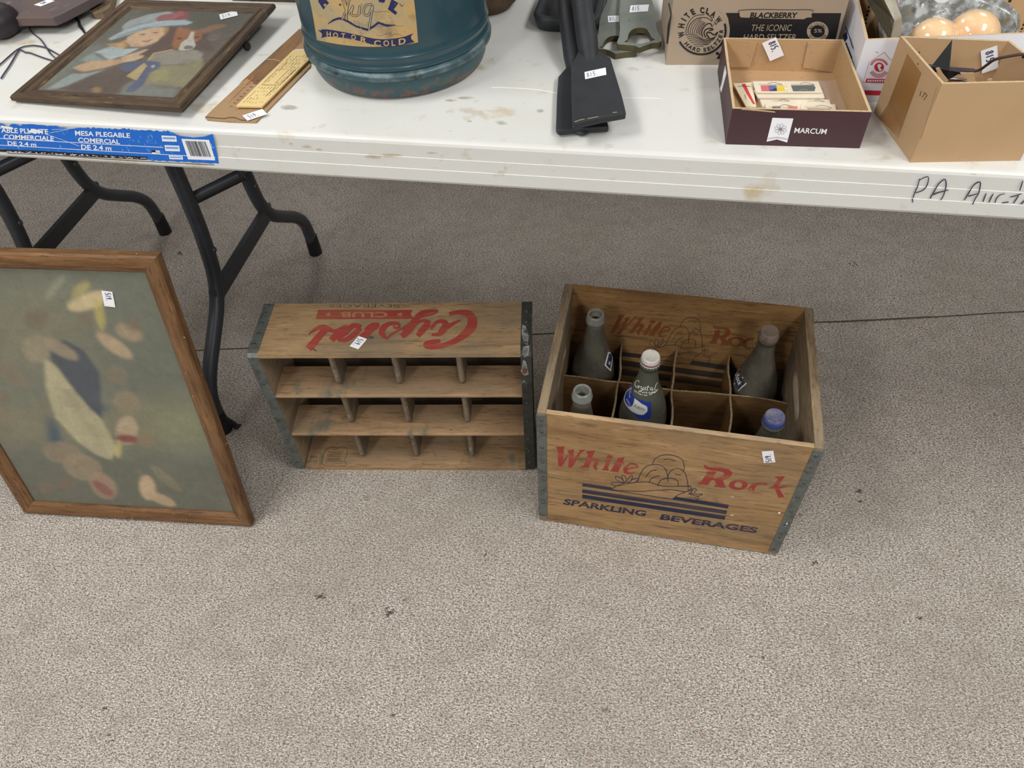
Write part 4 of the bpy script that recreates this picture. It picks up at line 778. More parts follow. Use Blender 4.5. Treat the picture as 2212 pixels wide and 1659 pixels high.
lot_tag(rul, on(.7368), cO, (720, 1608), (1045, 1500), (635, 1525), '519.', (.16, .62, .2, .75), off=.003)

# ------------------------------------------------------------------ teal insulated jug
JX, JY = -.15625, .1873; JM = frame_at(JX, JY, .735); jug = thing('insulated_jug', JM, 'dark teal enamelled metal picnic jug with a yellowed paper label and rusty foot', 'jug')
teal = M('teal_enamel', srgb(40, 70, 80), .32, layers=((18, (1, 1, 1), .45, .75, srgb(33, 58, 68), .7), (70, (1, 1, .25), .70, .76, srgb(110, 130, 134), .5)), bump=((30, (1, 1, 1), .06, .003),), coat=.3)
tealr = M('teal_enamel_rusted', srgb(50, 82, 90), .38, layers=((22, (1, 1, 1), .45, .7, srgb(58, 92, 98), .6), (70, (1, 1, 1.5), .50, .56, srgb(122, 84, 56), 1.0, 8, (.020, .003)), (160, (1, 1, 1), .54, .62, srgb(90, 58, 42), .9, 6, (.018, .002)), (34, (1, 1, 1), .66, .70, srgb(134, 82, 48), .9, 4), (200, (1, 1, 1), .70, .74, srgb(24, 28, 30), .8, 2)), bump=((60, (1, 1, 1), .12, .002),))
worn = M('worn_seam_metal', srgb(66, 90, 96), .42, .35, layers=((46, (1, 1, 1), .45, .62, srgb(112, 128, 130), .9), (26, (1, 1, 1), .62, .68, srgb(40, 34, 30), .9)), bump=((90, (1, 1, 1), .3, .002),))
mb = MB(); mb.lathe([(.1112, .0600), (.1112, .066), (.1112, .215), (.104, .232), (.088, .245), (.050, .254), (.046, .27), (.040, .275)], 96); jb = MB(); jb.v = list(mb.v); jb.f = list(mb.f); mb.build('body', teal, jug)
mb = MB(); mb.lathe([(.1108, .0365), (.1124, .0385), (.1132, .0405), (.1124, .0425), (.1112, .0445), (.1112, .0490), (.1126, .0508), (.1130, .0522), (.1124, .0538), (.1113, .0555), (.1112, .0605)], 96, cap0=False, cap1=False); mb.build('ribs', teal, jug)
mb = MB(); mb.lathe([(.094, .001), (.0985, 0), (.1040, .0035), (.1068, .010), (.1078, .018), (.1082, .0275)], 96); mb.build('foot', tealr, jug)
mb = MB(); mb.lathe([(.1082, .0262), (.1130, .0266), (.1148, .0282), (.1152, .0312), (.1146, .0335), (.1128, .0352), (.1106, .0368)], 96, cap0=False, cap1=False); mb.build('seam', worn, jug)
cJ = Crop(640, 0, 4.809); JS = Round(jb, JM); JS.c = (840, 40); JS.d = .9; mb = MB(JM.inverted())
L0 = smooth([(60, -420), (85, -200), (140, 0), (180, 200), (215, 415)], 5); R0 = smooth([(1150, -420), (1190, -200), (1222, 0), (1245, 200), (1265, 440)], 5)
def lab(t, side): return None
n = 22; rows = []
for k, (l, r) in enumerate(zip(L0, R0)):
    t = k / (len(L0) - 1); sag = 30 + 28 * t + (0 if t < 1 else 0)
    rows.append([(l[0] + (r[0] - l[0]) * i / n, l[1] + (r[1] - l[1]) * i / n + sag * 4 * (i / n) * (1 - i / n)) for i in range(n + 1)])
vs = [mb.W(JS.hit(*cJ([p])[0], .0004)) for row in rows for p in row]
mb.add(vs, [(j * (n + 1) + i, j * (n + 1) + i + 1, (j + 1) * (n + 1) + i + 1, (j + 1) * (n + 1) + i) for j in range(len(rows) - 1) for i in range(n)], 0, True)
tp = smooth([(228, 312), (330, 305), (560, 345), (800, 398), (960, 405), (1120, 380), (1218, 343)], 5); bt = smooth([(262, 390), (330, 378), (560, 402), (800, 462), (960, 484), (1120, 462), (1230, 437)], 5)
mb.strip(JS, cJ([(275, 350)] + tp[2:-2] + [(1178, 388)]), cJ([(275, 352)] + bt[2:-2] + [(1180, 392)]), 1, .0007, 3)
mb.fill(JS, cJ([(228, 312), (300, 306), (330, 306), (275, 352)]), 1, .0008); mb.fill(JS, cJ([(275, 350), (330, 378), (262, 392)]), 1, .0008); mb.fill(JS, cJ([(1218, 343), (1130, 378), (1176, 390)]), 1, .0008); mb.fill(JS, cJ([(1176, 388), (1130, 455), (1230, 437)]), 1, .0008)
for s_, A, B, C_ in (('H', (318, 374), (362, 380), (318, 322)), ('O', (385, 384), (437, 390), (385, 332)), ('T', (470, 392), (512, 396), (470, 340)), ('O', (572, 404), (622, 412), (572, 352)), ('R', (668, 428), (732, 446), (672, 376)), ('C', (808, 470), (878, 476), (808, 412)), ('O', (905, 475), (965, 476), (905, 414)), ('L', (990, 474), (1030, 470), (988, 414)), ('D', (1065, 465), (1138, 450), (1062, 402))):
    mb.text(JS, s_, *cJ([A, B, C_]), 0, .0011, .03)
mb.fill(JS, cJ([(228, -40), (290, -30), (342, 30), (310, 60), (285, 100), (255, 55), (232, 20)]), 1, .0006); mb.fill(JS, cJ([(285, 45), (305, 35), (318, 50), (295, 70)]), 0, .0009)
mb.fill(JS, cJ([(845, -30), (930, -20), (915, 28), (860, 20)]), 1, .0006); mb.fill(JS, cJ([(990, -10), (1060, 30), (1030, 75), (1012, 95), (1050, 130), (1030, 155), (950, 95), (965, 60)]), 1, .0006)
for w, m, of in ((24, 1, .0006), (12, 0, .0009)):
    for P in ([(560, -20), (535, 60), (520, 205)], [(500, -10), (520, 90), (480, 200)], [(480, -10), (515, 90)], [(545, 150), (590, 60), (575, 148), (640, 155), (662, 60), (655, 150)], [(790, 42), (720, 60), (700, 130), (745, 158), (795, 60), (775, 180), (755, 312)]): mb.stroke(JS, cJ([(x, y, w) for x, y in P]), 1, m, of, cap=False)
mb.strip(JS, cJ([(328, 245), (380, 200), (440, 178), (478, 182), (540, 210), (620, 262), (740, 295), (800, 262), (850, 222), (930, 250), (1035, 258)]), cJ([(332, 250), (400, 215), (440, 202), (478, 205), (540, 235), (620, 282), (740, 322), (800, 290), (855, 246), (940, 278), (1030, 264)]), 1, .0007, 1)
for k in range(26):
    x = 560 + k * 14; y = 255 + 30 * math.sin((x - 560) / 180) ; mb.stroke(JS, cJ([(x, y), (x + rs.uniform(-4, 4), y - rs.uniform(20, 60))]), .4, 1, .0008, cap=False, sm=0)
mb.stroke(JS, cJ([(800, 115), (850, 125), (900, 115), (960, 122)]), .5, 1, .0008); mb.stroke(JS, cJ([(1030, 268), (1100, 268)]), .5, 1, .0008); mb.stroke(JS, cJ([(1075, 40), (1095, 60), (1110, 55)]), 1.4, 1, .0008)
mb.stroke(JS, cJ([(860, 375), (920, 355), (965, 345), (985, 340), (975, 370), (1040, 350), (1100, 370)]), .5, 1, .0008); mb.fill(JS, cJ([(445, 40), (465, 38), (468, 55), (450, 58)]), 1, .0008)
mb.build('paper_label', [M('yellowed_paper', srgb(188, 158, 104), .6, layers=((26, (1, 1, 1), .44, .58, srgb(164, 152, 122), .8), (11, (1, 1, 1), .45, .7, srgb(196, 150, 84), .7), (45, (1, 1, 1), .54, .70, srgb(132, 110, 80), .6, 7), (150, (1, 1, 1), .62, .7, srgb(110, 88, 64), .5))), M('label_navy_ink', srgb(34, 38, 84), .55, layers=((60, (1, 1, 1), .62, .75, srgb(90, 80, 90), .6),))], jug)
mb = MB(); mb.lathe([(.012, 0), (.034, .001), (.052, .02), (.059, .045), (.062, .075), (.060, .076), (.055, .045), (.046, .02), (.02, .006)], 48)
tag(mb.build('wooden_bowl', wood('dark_bowl_wood', srgb(98, 78, 62), srgb(62, 48, 40), srgb(128, 106, 80), 2), mw=frame_at(-.078, .348, .735)), 'brown wooden bowl standing behind the right side of the teal jug', 'bowl')

# ------------------------------------------------------------------ black iron tools, tray, cut-out plates
iron = M('black_iron', srgb(44, 46, 50), .55, layers=((50, (1, 1, 1), .45, .7, srgb(36, 37, 40), .7), (160, (1, 1, 1), .68, .75, srgb(84, 86, 88), .6)), bump=((220, (1, 1, 1), .12, .001),))
cR = Crop(1150, 0, 5.35)
def tool(outline, zt, th, hpts, hr, label, extra=None):
    c0 = on(.735).hit(*cR([outline[0]])[0]); mw = frame_at(c0.x, c0.y, .735); t = thing('iron_spade', mw, label, 'iron tool', 'black iron spade tools')
    mb = MB(mw.inverted()); slab(mb, cR(outline), zt - th, zt); mb.build('blade', iron, t, bevel=.0016)
    mb = MB(mw.inverted()); mb.tube([mb.W(on(z).hit(*cR([(x, y)])[0])) for x, y, z in hpts], hr, 20); mb.build('handle_socket', iron, t)
    if extra: extra(t, mw)
    return t
def knob(t, mw):
    mb = MB(mw.inverted()); P = on(.735).hit(*cR([(575, 1525)])[0]); mb.ell(mb.W(P + Vector((0, 0, .0035))), (.009, .012, .0035)); mb.build('knob', iron, t)
tool([(425, 735), (300, 880), (283, 1100), (272, 1470), (300, 1502), (560, 1478), (885, 1462), (860, 1370), (620, 720), (560, 660)], .7445, .007, [(372, -120, .772), (400, 190, .768), (430, 400, .760), (465, 640, .750), (490, 800, .742), (510, 920, .737)], [.0100, .0105, .0108, .0112, .0100, .0070], 'black iron spade-shaped tool, lower of the two, on the table beside the jug', knob)
def chip(t, mw):
    mb = MB(mw.inverted()); 
    for P in ([(490, 1408), (560, 1385), (600, 1378)], [(640, 1372), (760, 1350)], [(930, 1302), (975, 1298)]): mb.stroke(on(.7645), cR(P), 1.6, 0, .0003)
    mb.build('bare_edge', M('bare_metal', srgb(150, 136, 116), .5), t)
    lot_tag(t, on(.7645), cR, (610, 920), (855, 868), (602, 838), '815.', (.08, .6, .2, .8), off=.0008)
tool([(560, 555), (520, 610), (452, 760), (455, 1100), (465, 1400), (490, 1420), (800, 1350), (1085, 1300), (1040, 1110), (905, 665), (800, 600), (700, 540)], .7645, .008, [(545, -160, .792), (565, 0, .788), (600, 250, .782), (635, 480, .769), (655, 640, .760), (675, 800, .755)], [.0115, .0120, .0122, .0125, .0115, .0080], 'black iron spade-shaped tool on top of the other, paper tag 815 on it', chip)
mb = MB(); 
def rr(i, z): return rrect(i, i, .086 - i, .13 - i, .016, z, 5)
mb.rings([rr(.010, .0), rr(.004, .003), rr(.001, .012), rr(0, .020), rr(.003, .0215), rr(.007, .0205), rr(.010, .012), rr(.014, .006)], 0, sm=True)
tag(mb.build('iron_tray', iron, mw=frame_at(-.002, .268, .735, -.03)), 'black rectangular iron tray at the top edge under the iron tool handles', 'tray')
olive = M('grey_green_painted_metal', srgb(134, 140, 132), .4, layers=((24, (1, 1, 1), .45, .7, srgb(114, 122, 114), .7), (90, (1, 1, 1), .6, .72, srgb(92, 92, 80), .5)), metal=.25); oliveb = M('olive_brown_edge', srgb(84, 78, 52), .5, layers=((60, (1, 1, 1), .45, .7, srgb(60, 54, 36), .7),), metal=.2)
def plate_hole(mb, S, outer, inner, z0, z1, n=96):
    cx = sum(p[0] for p in inner) / len(inner); cy = sum(p[1] for p in inner) / len(inner)
    def cast(P, a):
        best = None; dx, dy = math.cos(a), math.sin(a)
        for (x0, y0), (x1, y1) in zip(P, P[1:] + P[:1]):
            ex, ey = x1 - x0, y1 - y0; den = dx * ey - dy * ex
            if abs(den) < 1e-9: continue
            t = ((x0 - cx) * ey - (y0 - cy) * ex) / den; u = ((x0 - cx) * dy - (y0 - cy) * dx) / den
            if t > 0 and -1e-6 <= u <= 1 + 1e-6 and (best is None or t < best): best = t
        return (cx + dx * (best or 1), cy + dy * (best or 1))
    A = sorted(set([round(math.atan2(p[1] - cy, p[0] - cx), 4) for p in outer] + [round(-PI + 2 * PI * k / n, 4) for k in range(n)]))
    up = lambda L_, z: [mb.W(Vector((v.x, v.y, z))) for v in L_]
    O = [on(z1).hit(*cast(outer, a)) for a in A]; I = [on(z1).hit(*cast(inner, a)) for a in A]
    m = len(A); o1, i1, o0, i0 = up(O, z1), up(I, z1), up(O, z0), up(I, z0)
    for a, b, mt in ((o1, i1, 0), (o0, i0, 1), (o0, o1, 1), (i0, i1, 1)):
        mb.add(a + b, [(k, (k + 1) % m, m + (k + 1) % m, m + k) for k in range(m)], mt)
fo = [(1030, -160), (1015, 0), (1003, 150), (1012, 330), (1005, 420), (978, 485), (990, 512), (1110, 520), (1180, 528), (1238, 552), (1290, 530), (1380, 498), (1470, 492), (1496, 470), (1490, 440), (1438, 350), (1418, 200), (1405, 80), (1380, -10), (1350, -160)]
fi = smooth([(1055, 485), (1095, 465), (1110, 400), (1150, 345), (1230, 320), (1310, 330), (1350, 380), (1385, 440), (1425, 452), (1380, 472), (1250, 505), (1120, 490)], 3, True)
bo = [(900, -160), (870, 0), (800, 150), (775, 250), (765, 380), (710, 530), (740, 560), (860, 575), (900, 590), (960, 620), (1080, 602), (1210, 590), (1210, 570), (1100, 540), (1080, 400), (1060, 100), (1070, -160)]
bi = smooth([(760, 550), (800, 535), (830, 480), (880, 430), (950, 412), (1040, 430), (1060, 520), (1040, 575), (980, 590), (900, 580), (830, 562)], 3, True)
for o2, i2, z0, z1, lab_, tg in ((bo, bi, .7355, .7425, 'grey-green cut-out metal plate, the lower one, half under the other plate', ((877, 262), (1030, 255), (870, 190))), (fo, fi, .7430, .7500, 'grey-green cut-out metal plate lying on top of the other one', ((1122, 147), (1335, 135), (1135, 68)))):
    c0 = on(.735).hit(*cR([(1200, 300)])[0]); mw = frame_at(c0.x, c0.y, .735); t = thing('metal_plate', mw, lab_, 'metal plate', 'grey-green cut-out metal plates')
    mb = MB(mw.inverted()); plate_hole(mb, None, cR(o2), [tuple(p) for p in cR(i2)], z0, z1); mb.build('plate', [olive, oliveb], t, bevel=.001)
    lot_tag(t, on(z1), cR, *tg, '815.', (.1, .6, .2, .8), off=.0008)

# ------------------------------------------------------------------ cardboard boxes
kraft = M('kraft_board', srgb(182, 150, 112), .8, layers=((12, (1, 1, 1), .45, .7, srgb(168, 136, 98), .6), (200, (1, 1, 1), .6, .7, srgb(140, 108, 74), .4)), spec=.2); kedge = M('cardboard_edge', srgb(198, 174, 138), .85, layers=((500, (1, 1, 1), .45, .65, srgb(166, 136, 98), .6),))
def board_box(name, label, cat, Q, h, t, mats, flare=0.0, fl=True):
    c0 = Vector((Q[0][0], Q[0][1], .7351)); mw = frame_at(c0.x, c0.y, c0.z); th_ = thing(name, mw, label, cat)
    P = [Vector((q[0] - c0.x, q[1] - c0.y, 0)) for q in Q]; c = sum(P, Vector()) / 4
    ins = []
    for k in range(4):
        a, b, d = P[k - 1], P[k], P[(k + 1) % 4]; n1 = Vector((-(b - a).y, (b - a).x, 0)).normalized(); n2 = Vector((-(d - b).y, (d - b).x, 0)).normalized()
        bis = (n1 + n2).normalized(); ins.append(b + bis * (t / max(bis.dot(n1), .3)))
    for k in range(4):
        j = (k + 1) % 4; mb = MB(mw.inverted()); z = Vector((0, 0, h)); a, b, c1, d = P[k], P[j], ins[j], ins[k]; f_ = lambda q, p: q + z + (p - c).normalized() * flare
        mb.add([a, b, b + z, a + z], [(0, 1, 2, 3)], 0); mb.add([d, c1, c1 + z, d + z], [(3, 2, 1, 0)], 1); mb.add([a + z, b + z, c1 + z, d + z], [(0, 1, 2, 3)], 2)
        mb.add([a, b, c1, d], [(3, 2, 1, 0)], 1); mb.add([a, d, d + z, a + z], [(0, 1, 2, 3)], 2); mb.add([b, c1, c1 + z, b + z], [(3, 2, 1, 0)], 2)
        yield_ = (k, mb, [mw @ a, mw @ b]); walls.append((th_, mw, k, mb, mats, mw @ a, mw @ b))
    mb = MB(); mb.prism([q + Vector((0, 0, .0008)) for q in ins], (0, 0, t)); mb.build('base_panel', mats[1], th_)
    return th_, mw
walls = []
def wall_face(k): th_, mw, kk, mb, mats, a, b = walls[k]; d = b - a; return mb, Flat(a, (d.y, -d.x, 0))
def finish(xmats=()):
    for (th_, mw, k, mb, mats, a, b) in walls: mb.build(('front_panel', 'right_panel', 'back_panel', 'left_panel')[k], list(mats) + list(xmats), th_)
    walls.clear()
# the maroon carton
u, v = Vector((math.cos(.0405), math.sin(.0405))), Vector((-math.sin(.0405), math.cos(.0405))); o = Vector((.2395, .0279))
maroon = M('maroon_board', srgb(72, 46, 50), .55, layers=((14, (1, 1, 1), .45, .7, srgb(64, 40, 44), .6), (160, (1, 1, 1), .7, .76, srgb(110, 84, 80), .4)))
mc, mcM = board_box('carton', 'small open maroon carton with white brand lettering, holding picture cards in sleeves', 'cardboard box', [o, o + u * .1355, o + u * .133 + v * .158, o + v * .158], .0405, .0028, [maroon, kraft, kedge])
cM = Crop(1540, 80, 6.144); mb, S = wall_face(0)
mb.fill(S, cM([(790, 1070), (1068, 1080), (985, 1398), (850, 1358), (712, 1388)]), 3, .0004)
for k in range(2): mb.stroke(S, cM([(722 + k * -4 + 8, 1340 + 14 * k), (855, 1325 + 12 * k), (1000, 1350 + 14 * k)]), .6, 4, .0007, cap=False, sm=0)
for k in range(8):
    a = 2 * PI * k / 8 + .3; cx, cy = 897 + 46 * math.cos(a), 1222 + 40 * math.sin(a)
    mb.stroke(S, cM([(cx + 38 * math.cos(t) * math.cos(a) - 20 * math.sin(t) * math.sin(a), cy + (38 * math.cos(t) * math.sin(a) + 20 * math.sin(t) * math.cos(a)) * .9) for t in [2 * PI * q / 10 for q in range(10)]]), .55, 4, .0007, sm=2, closed=True)
mb.ring(S, cM([(897, 1222)])[0], (2.6, 2.4), (2.0, 1.8), 4, .0007)
mb.text(S, 'MARCUM', *cM([(1075, 1270), (1500, 1288), (1092, 1198)]), 3, .0004, .012)
mb.fill(S, cM([(380, 935), (820, 985), (830, 1002), (375, 962)]), 5, .0005)
mb, S = wall_face(3); mb.fill(S, cM([(165, 375), (182, 480), (112, 740), (95, 690)]), 3, .0004); mb.stroke(S, cM([(150, 420), (112, 650)]), .6, 4, .0007, sm=0)
finish([MAT['paper'], M('emblem_grey', srgb(92, 88, 90), .6), kedge])
bk = Flat(Vector((o.x, o.y, 0)) + Vector((v.x, v.y, 0)) * .1548, (v.x, v.y, 0))
for P in ([(160, 20), (590, 60), (490, 395), (230, 395)], [(1260, 65), (1720, 60), (1590, 465), (1190, 400)]):
    mb = MB(mcM.inverted()); q = [bk.hit(*p, .0006) for p in cM(P)]; q2 = [bk.hit(*p, .0030) for p in cM(P)]
    mb.hexa([mb.W(p) for p in q + q2]); mb.build('inner_flap', kraft, mc)
lot_tag(mc, bk, cM, (648, 70), (755, 310), (835, -10), '815.', (.12, .62, .4, .85), off=.0045)
# picture cards
cardw = M('cream_card', srgb(226, 214, 186), .5); cc_ = {k: M(k + '_card_print', srgb(*c), .5) for k, c in dict(red=(204, 62, 66), blue=(36, 44, 112), yellow=(222, 190, 40), green=(26, 52, 46), orange=(216, 78, 62), dark=(46, 34, 30), olive=(150, 146, 60)).items()}
cmats = [cardw] + list(cc_.values()) ; ci = {k: i + 1 for i, k in enumerate(cc_)}
def pcard(Q, z, art, label, th=.0016):
    P = cM(Q); c0 = on(z).hit(*P[3]); mw = frame_at(c0.x, c0.y, z - th); mb = MB(mw.inverted()); slab(mb, P, z - th, z)
    f = lambda a, b: tuple((P[3][i] * (1 - a) + P[2][i] * a) * (1 - b) + (P[0][i] * (1 - a) + P[1][i] * a) * b for i in (0, 1))
    for kind, col, g in art:
        if kind == 'f': mb.fill(on(z), [f(*q) for q in g], ci[col], .0003)
        else: mb.stroke(on(z), [f(*q) for q in g], .8, ci[col], .0005)
    o_ = mb.build('picture_card', cmats, mw=mw); tag(o_, label, 'card', 'picture cards in the maroon carton')
gun = lambda a, b: [('s', 'olive', [(a, .72), ((a + b) / 2, .70), (b, .66)]), ('s', 'dark', [(a + (b - a) * .4, .78), (a + (b - a) * .65, .88), (b - .02, .70)])]
pcard([(270, 615), (520, 600), (575, 925), (440, 922)], .7440, [('f', 'red', [(.42, .95), (.62, .95), (.7, .6), (.95, .1), (.75, .1), (.5, .55)]), ('s', 'dark', [(.15, .85), (.4, .86), (.85, .83)]), ('s', 'dark', [(.35, .5), (.3, .3)])], 'cream card with a red wave, slanted at the left end of the maroon carton')
pcard([(545, 700), (985, 700), (1005, 800), (600, 800)], .7450, gun(.3, .8), 'plain-topped cream card just in front of the tricolour card in the maroon carton')
pcard([(985, 700), (1450, 700), (1480, 800), (1005, 800)], .7450, gun(.3, .8), 'plain-topped cream card just in front of the green card in the maroon carton')
pcard([(620, 820), (1080, 820), (1100, 920), (660, 920)], .7425, gun(.35, .85), 'cream card edge in the second row from the front, left half of the maroon carton')
pcard([(1080, 820), (1545, 830), (1575, 925), (1100, 920)], .7425, gun(.35, .85), 'cream card edge in the second row from the front, right half of the maroon carton')
pcard([(530, 588), (958, 588), (985, 730), (575, 730)], .7475, [('f', 'red', [(.18, .08), (.2, .62), (.45, .62), (.43, .08)]), ('f', 'blue', [(.43, .08), (.45, .62), (.70, .62), (.68, .08)]), ('f', 'yellow', [(.68, .08), (.70, .62), (.96, .62), (.93, .35), (.95, .08)])] + gun(.15, .9), 'cream card with red, blue and yellow blocks, top row left in the maroon carton')
pcard([(962, 588), (1400, 590), (1452, 728), (988, 730)], .7475, [('f', 'green', [(.17, .06), (.14, .62), (.82, .64), (.85, .4), (.78, .06)]), ('s', 'olive', [(.35, .12), (.5, .25), (.6, .12)])] + gun(.15, .85), 'cream card with a dark green block, top row right in the maroon carton')
pcard([(690, 880), (1150, 880), (1180, 1050), (730, 1050)], .7440, [('f', 'green', [(.2, .3), (.18, .76), (.42, .78), (.42, .3)]), ('f', 'orange', [(.64, .3), (.64, .78), (.92, .76), (.9, .3)]), ('s', 'dark', [(.3, .18), (.8, .2)])] + gun(.1, .85), 'cream card with green, white and orange blocks in the front row of the maroon carton')
pcard([(1155, 882), (1622, 892), (1650, 1060), (1185, 1050)], .7440, [('f', 'dark', [(.2, .3), (.18, .62), (.85, .6), (.82, .3)])] + gun(.12, .9), 'cream card with a dark block in the front row of the maroon carton')
film = M('clear_plastic_film', srgb(225, 222, 235), .12, alpha=.13, spec=.8, bump=((60, (1, 1, 1), .5, .004),))
mb = MB(); mb2 = []
g = []
for i in range(9):
    for j in range(9):
        a, b = i / 8, j / 8; x = (500 + 1130 * a) * (1 - b) + (660 + 1130 * a) * b; y = 575 + 420 * b; g.append(on(.7495 + .0012 * math.sin(7 * a + 9 * b) - .004 * b + (.0 if a < .8 else -.003)).hit(*cM([(x, y)])[0]))
mb.add(g, [(i * 9 + j, i * 9 + j + 1, (i + 1) * 9 + j + 1, (i + 1) * 9 + j) for i in range(8) for j in range(8)], 0, True)
tag(mb.build('plastic_sleeve', film), 'clear glossy plastic sleeve spread over the cards in the maroon carton', 'plastic sleeve')

# kraft seltzer carton
u, v = Vector((math.cos(.0815), math.sin(.0815))), Vector((-math.sin(.0815), math.cos(.0815))); o = Vector((.172, .1976))
kr2 = M('pale_kraft_board', srgb(166, 148, 128), .7, layers=((10, (1, 1, 1), .45, .7, srgb(156, 138, 118), .6),), spec=.25)
wcb, _ = board_box('seltzer_carton', 'kraft carton with black panel and round wave logo, behind the maroon carton', 'cardboard box', [o, o + u * .1935, o + u * .1935 + v * .125, o + v * .125], .0775, .003, [kr2, kraft, kedge])
cK = Crop(1420, 0, 5.027); cL = Crop(1420, 0, 9.217); mb, S = wall_face(0); BK, TN = 3, 4
mb.fill(S, cK([(742, 140), (1998, 142), (1890, 640), (640, 640), (735, 480), (772, 380), (782, 280), (770, 205)]), BK, .0003)
mb.fill(S, cK([(885, 122), (1000, 112), (1300, 112), (1672, 112), (1690, 138), (1672, 150), (1678, 188), (1625, 190), (1590, 208), (1200, 202), (905, 188), (888, 160)]), TN, .0006)
mb.stroke(S, cK([(882, 190), (890, 150), (880, 125), (910, 108), (1100, 100), (1400, 104), (1660, 104), (1690, 128)]), 1.2, BK, .0009)
mb.text(S, 'BLACKBERRY', *cK([(1003, 192), (1512, 192), (1018, 132)]), BK, .0010, .035); mb.text(S, 'THE ICONIC', *cK([(1012, 335), (1448, 335), (1030, 262)]), TN, .0006, .0); mb.text(S, 'HARD SELTZER', *cK([(928, 440), (1500, 440), (945, 366)]), TN, .0006, .0)
mb.ring(S, cK([(1740, 340)])[0], (23.4, 21.4), (15.5, 13.5), TN, .0006); mb.text(S, '5%', *cK([(1700, 352), (1785, 352), (1705, 312)]), TN, .0006, .01)
for k, ch in enumerate('100 CALORIES'):
    if ch != ' ': a = math.radians(-66 + k * 12); cx, cy = 1740, 340; ro, ri = 106, 80; f = lambda r, a: (cx + r * math.sin(a), cy - r * .92 * math.cos(a)); mb.text(S, ch, *cK([f(ri, a - .07), f(ri, a + .07), f(ro, a - .07)]), BK, .0010, .01)
for k, ch in enumerate('GLUTEN FREE'):
    if ch != ' ': a = math.radians(60 - k * 12); f = lambda r, a: (1740 + r * math.sin(a), 340 + r * .92 * math.cos(a)); a = -a; mb.text(S, ch, *cK([f(106, a - .07), f(106, a + .07), f(80, a - .07)]), BK, .0010, .01)
cx, cy = 872, 600; pol = lambda r, deg: (cx + r * math.sin(math.radians(deg)), cy - r * .985 * math.cos(math.radians(deg)))
mb.stroke(S, cL([pol(486, d) for d in range(74, 243, 8)]), 4.2, BK, .0006, cap=False)
mb.stroke(S, cL([pol(548, d) for d in range(40, 130, 8)]), 4.4, 0, .0005, cap=False)
for ch, d, wd in (('W', -101, 19), ('H', -76, 14), ('I', -58, 4), ('T', -42, 13), ('E', -23, 12), ('C', 4, 14), ('L', 20, 11), ('A', 38, 15), ('W', 60, 18)):
    mb.text(S, ch, *cL([pol(352, d - wd / 2), pol(352, d + wd / 2), pol(470, d - wd / 2)]), BK, .0006, .05)
for ch, d, wd in zip('HARD SELTZER', (-46, -32.5, -20, -8, 0, 10, 22, 34, 46, 59, 72, 87), (10, 10, 9, 9, 0, 8, 8, 8, 9, 9, 8, 9)):
    if ch != ' ': d = 180 - d; mb.text(S, ch, *cL([pol(438, d + wd / 2), pol(438, d - wd / 2), pol(362, d + wd / 2)]), BK, .0006, .04)
for P, w in (([(572, 690), (572, 590), (615, 460), (700, 350), (800, 300), (935, 290)], 12), ([(1000, 298), (1060, 330), (1095, 400), (1075, 415)], 14), ([(615, 660), (620, 560), (680, 450), (780, 370), (900, 345), (1000, 360), (1085, 420)], 14), ([(655, 660), (665, 570), (720, 460), (800, 400), (880, 370)], 10), ([(695, 660), (705, 580), (760, 480), (860, 400)], 10), ([(735, 662), (745, 600), (790, 500), (880, 410)], 10), ([(775, 668), (785, 600), (830, 510), (910, 420)], 11), ([(810, 675), (815, 610), (860, 520), (930, 440)], 12), ([(850, 700), (845, 620), (890, 530), (950, 450)], 14), ([(900, 730), (880, 640), (910, 560), (980, 480), (1060, 470), (1090, 525)], 22), ([(960, 740), (930, 660), (960, 590), (1050, 560), (1110, 585), (1040, 600)], 24), ([(1030, 740), (985, 690), (1000, 640), (1060, 650), (1130, 690), (1200, 640)], 26), ([(1200, 640), (1160, 720), (1080, 760), (980, 760)], 16),
             ([(575, 700), (680, 678), (780, 700), (900, 770), (1020, 790), (1130, 750), (1200, 660)], 11), ([(595, 740), (700, 712), (820, 750), (930, 800), (1050, 800), (1150, 750)], 11), ([(612, 775), (720, 750), (840, 780), (950, 825), (1060, 820), (1130, 780)], 11), ([(635, 812), (730, 790), (850, 815), (960, 850), (1060, 840)], 11), ([(665, 850), (760, 832), (870, 850), (960, 875), (1040, 868)], 11), ([(720, 888), (800, 875), (900, 890), (1000, 885)], 11), ([(760, 920), (840, 915), (920, 925)], 9), ([(1130, 440), (1150, 470), (1195, 470)], 9), ([(1150, 420), (1155, 460), (1165, 500)], 9), ([(1115, 490), (1125, 488)], 12)):
    mb.stroke(S, cL(P), w / 9.217, BK, .0006 + .0001 * (w > 12))
mb.disc(S, cL([(1195, 1062)])[0], (3.6, 3.4), BK, .0006)
mb, S = wall_face(3); mb.fill(S, cL([(215, 60), (245, 60), (290, 290), (215, 870), (183, 870), (205, 500), (262, 300)]), BK, .0004)
finish([M('carton_black', srgb(30, 28, 29), .5), kr2])
for k, (x, y, c, lb) in enumerate(((.205, .235, (44, 30, 34), 'dark bundle at the left inside the seltzer carton'), (.262, .245, (46, 26, 30), 'dark maroon bundle in the middle of the seltzer carton'), (.312, .250, (126, 22, 26), 'red bundle at the right inside the seltzer carton'))):
    mb = MB(); mb.ell((0, 0, .034), (.024, .024, .034), 0, 20, 12); tag(mb.build('cloth_bundle', M('bundle_%d' % k, srgb(*c), .8, bump=((60, (1, 1, 1), .6, .004),)), mw=frame_at(x, y + .01, .7395)), lb, 'bundle', 'bundles in the seltzer carton')

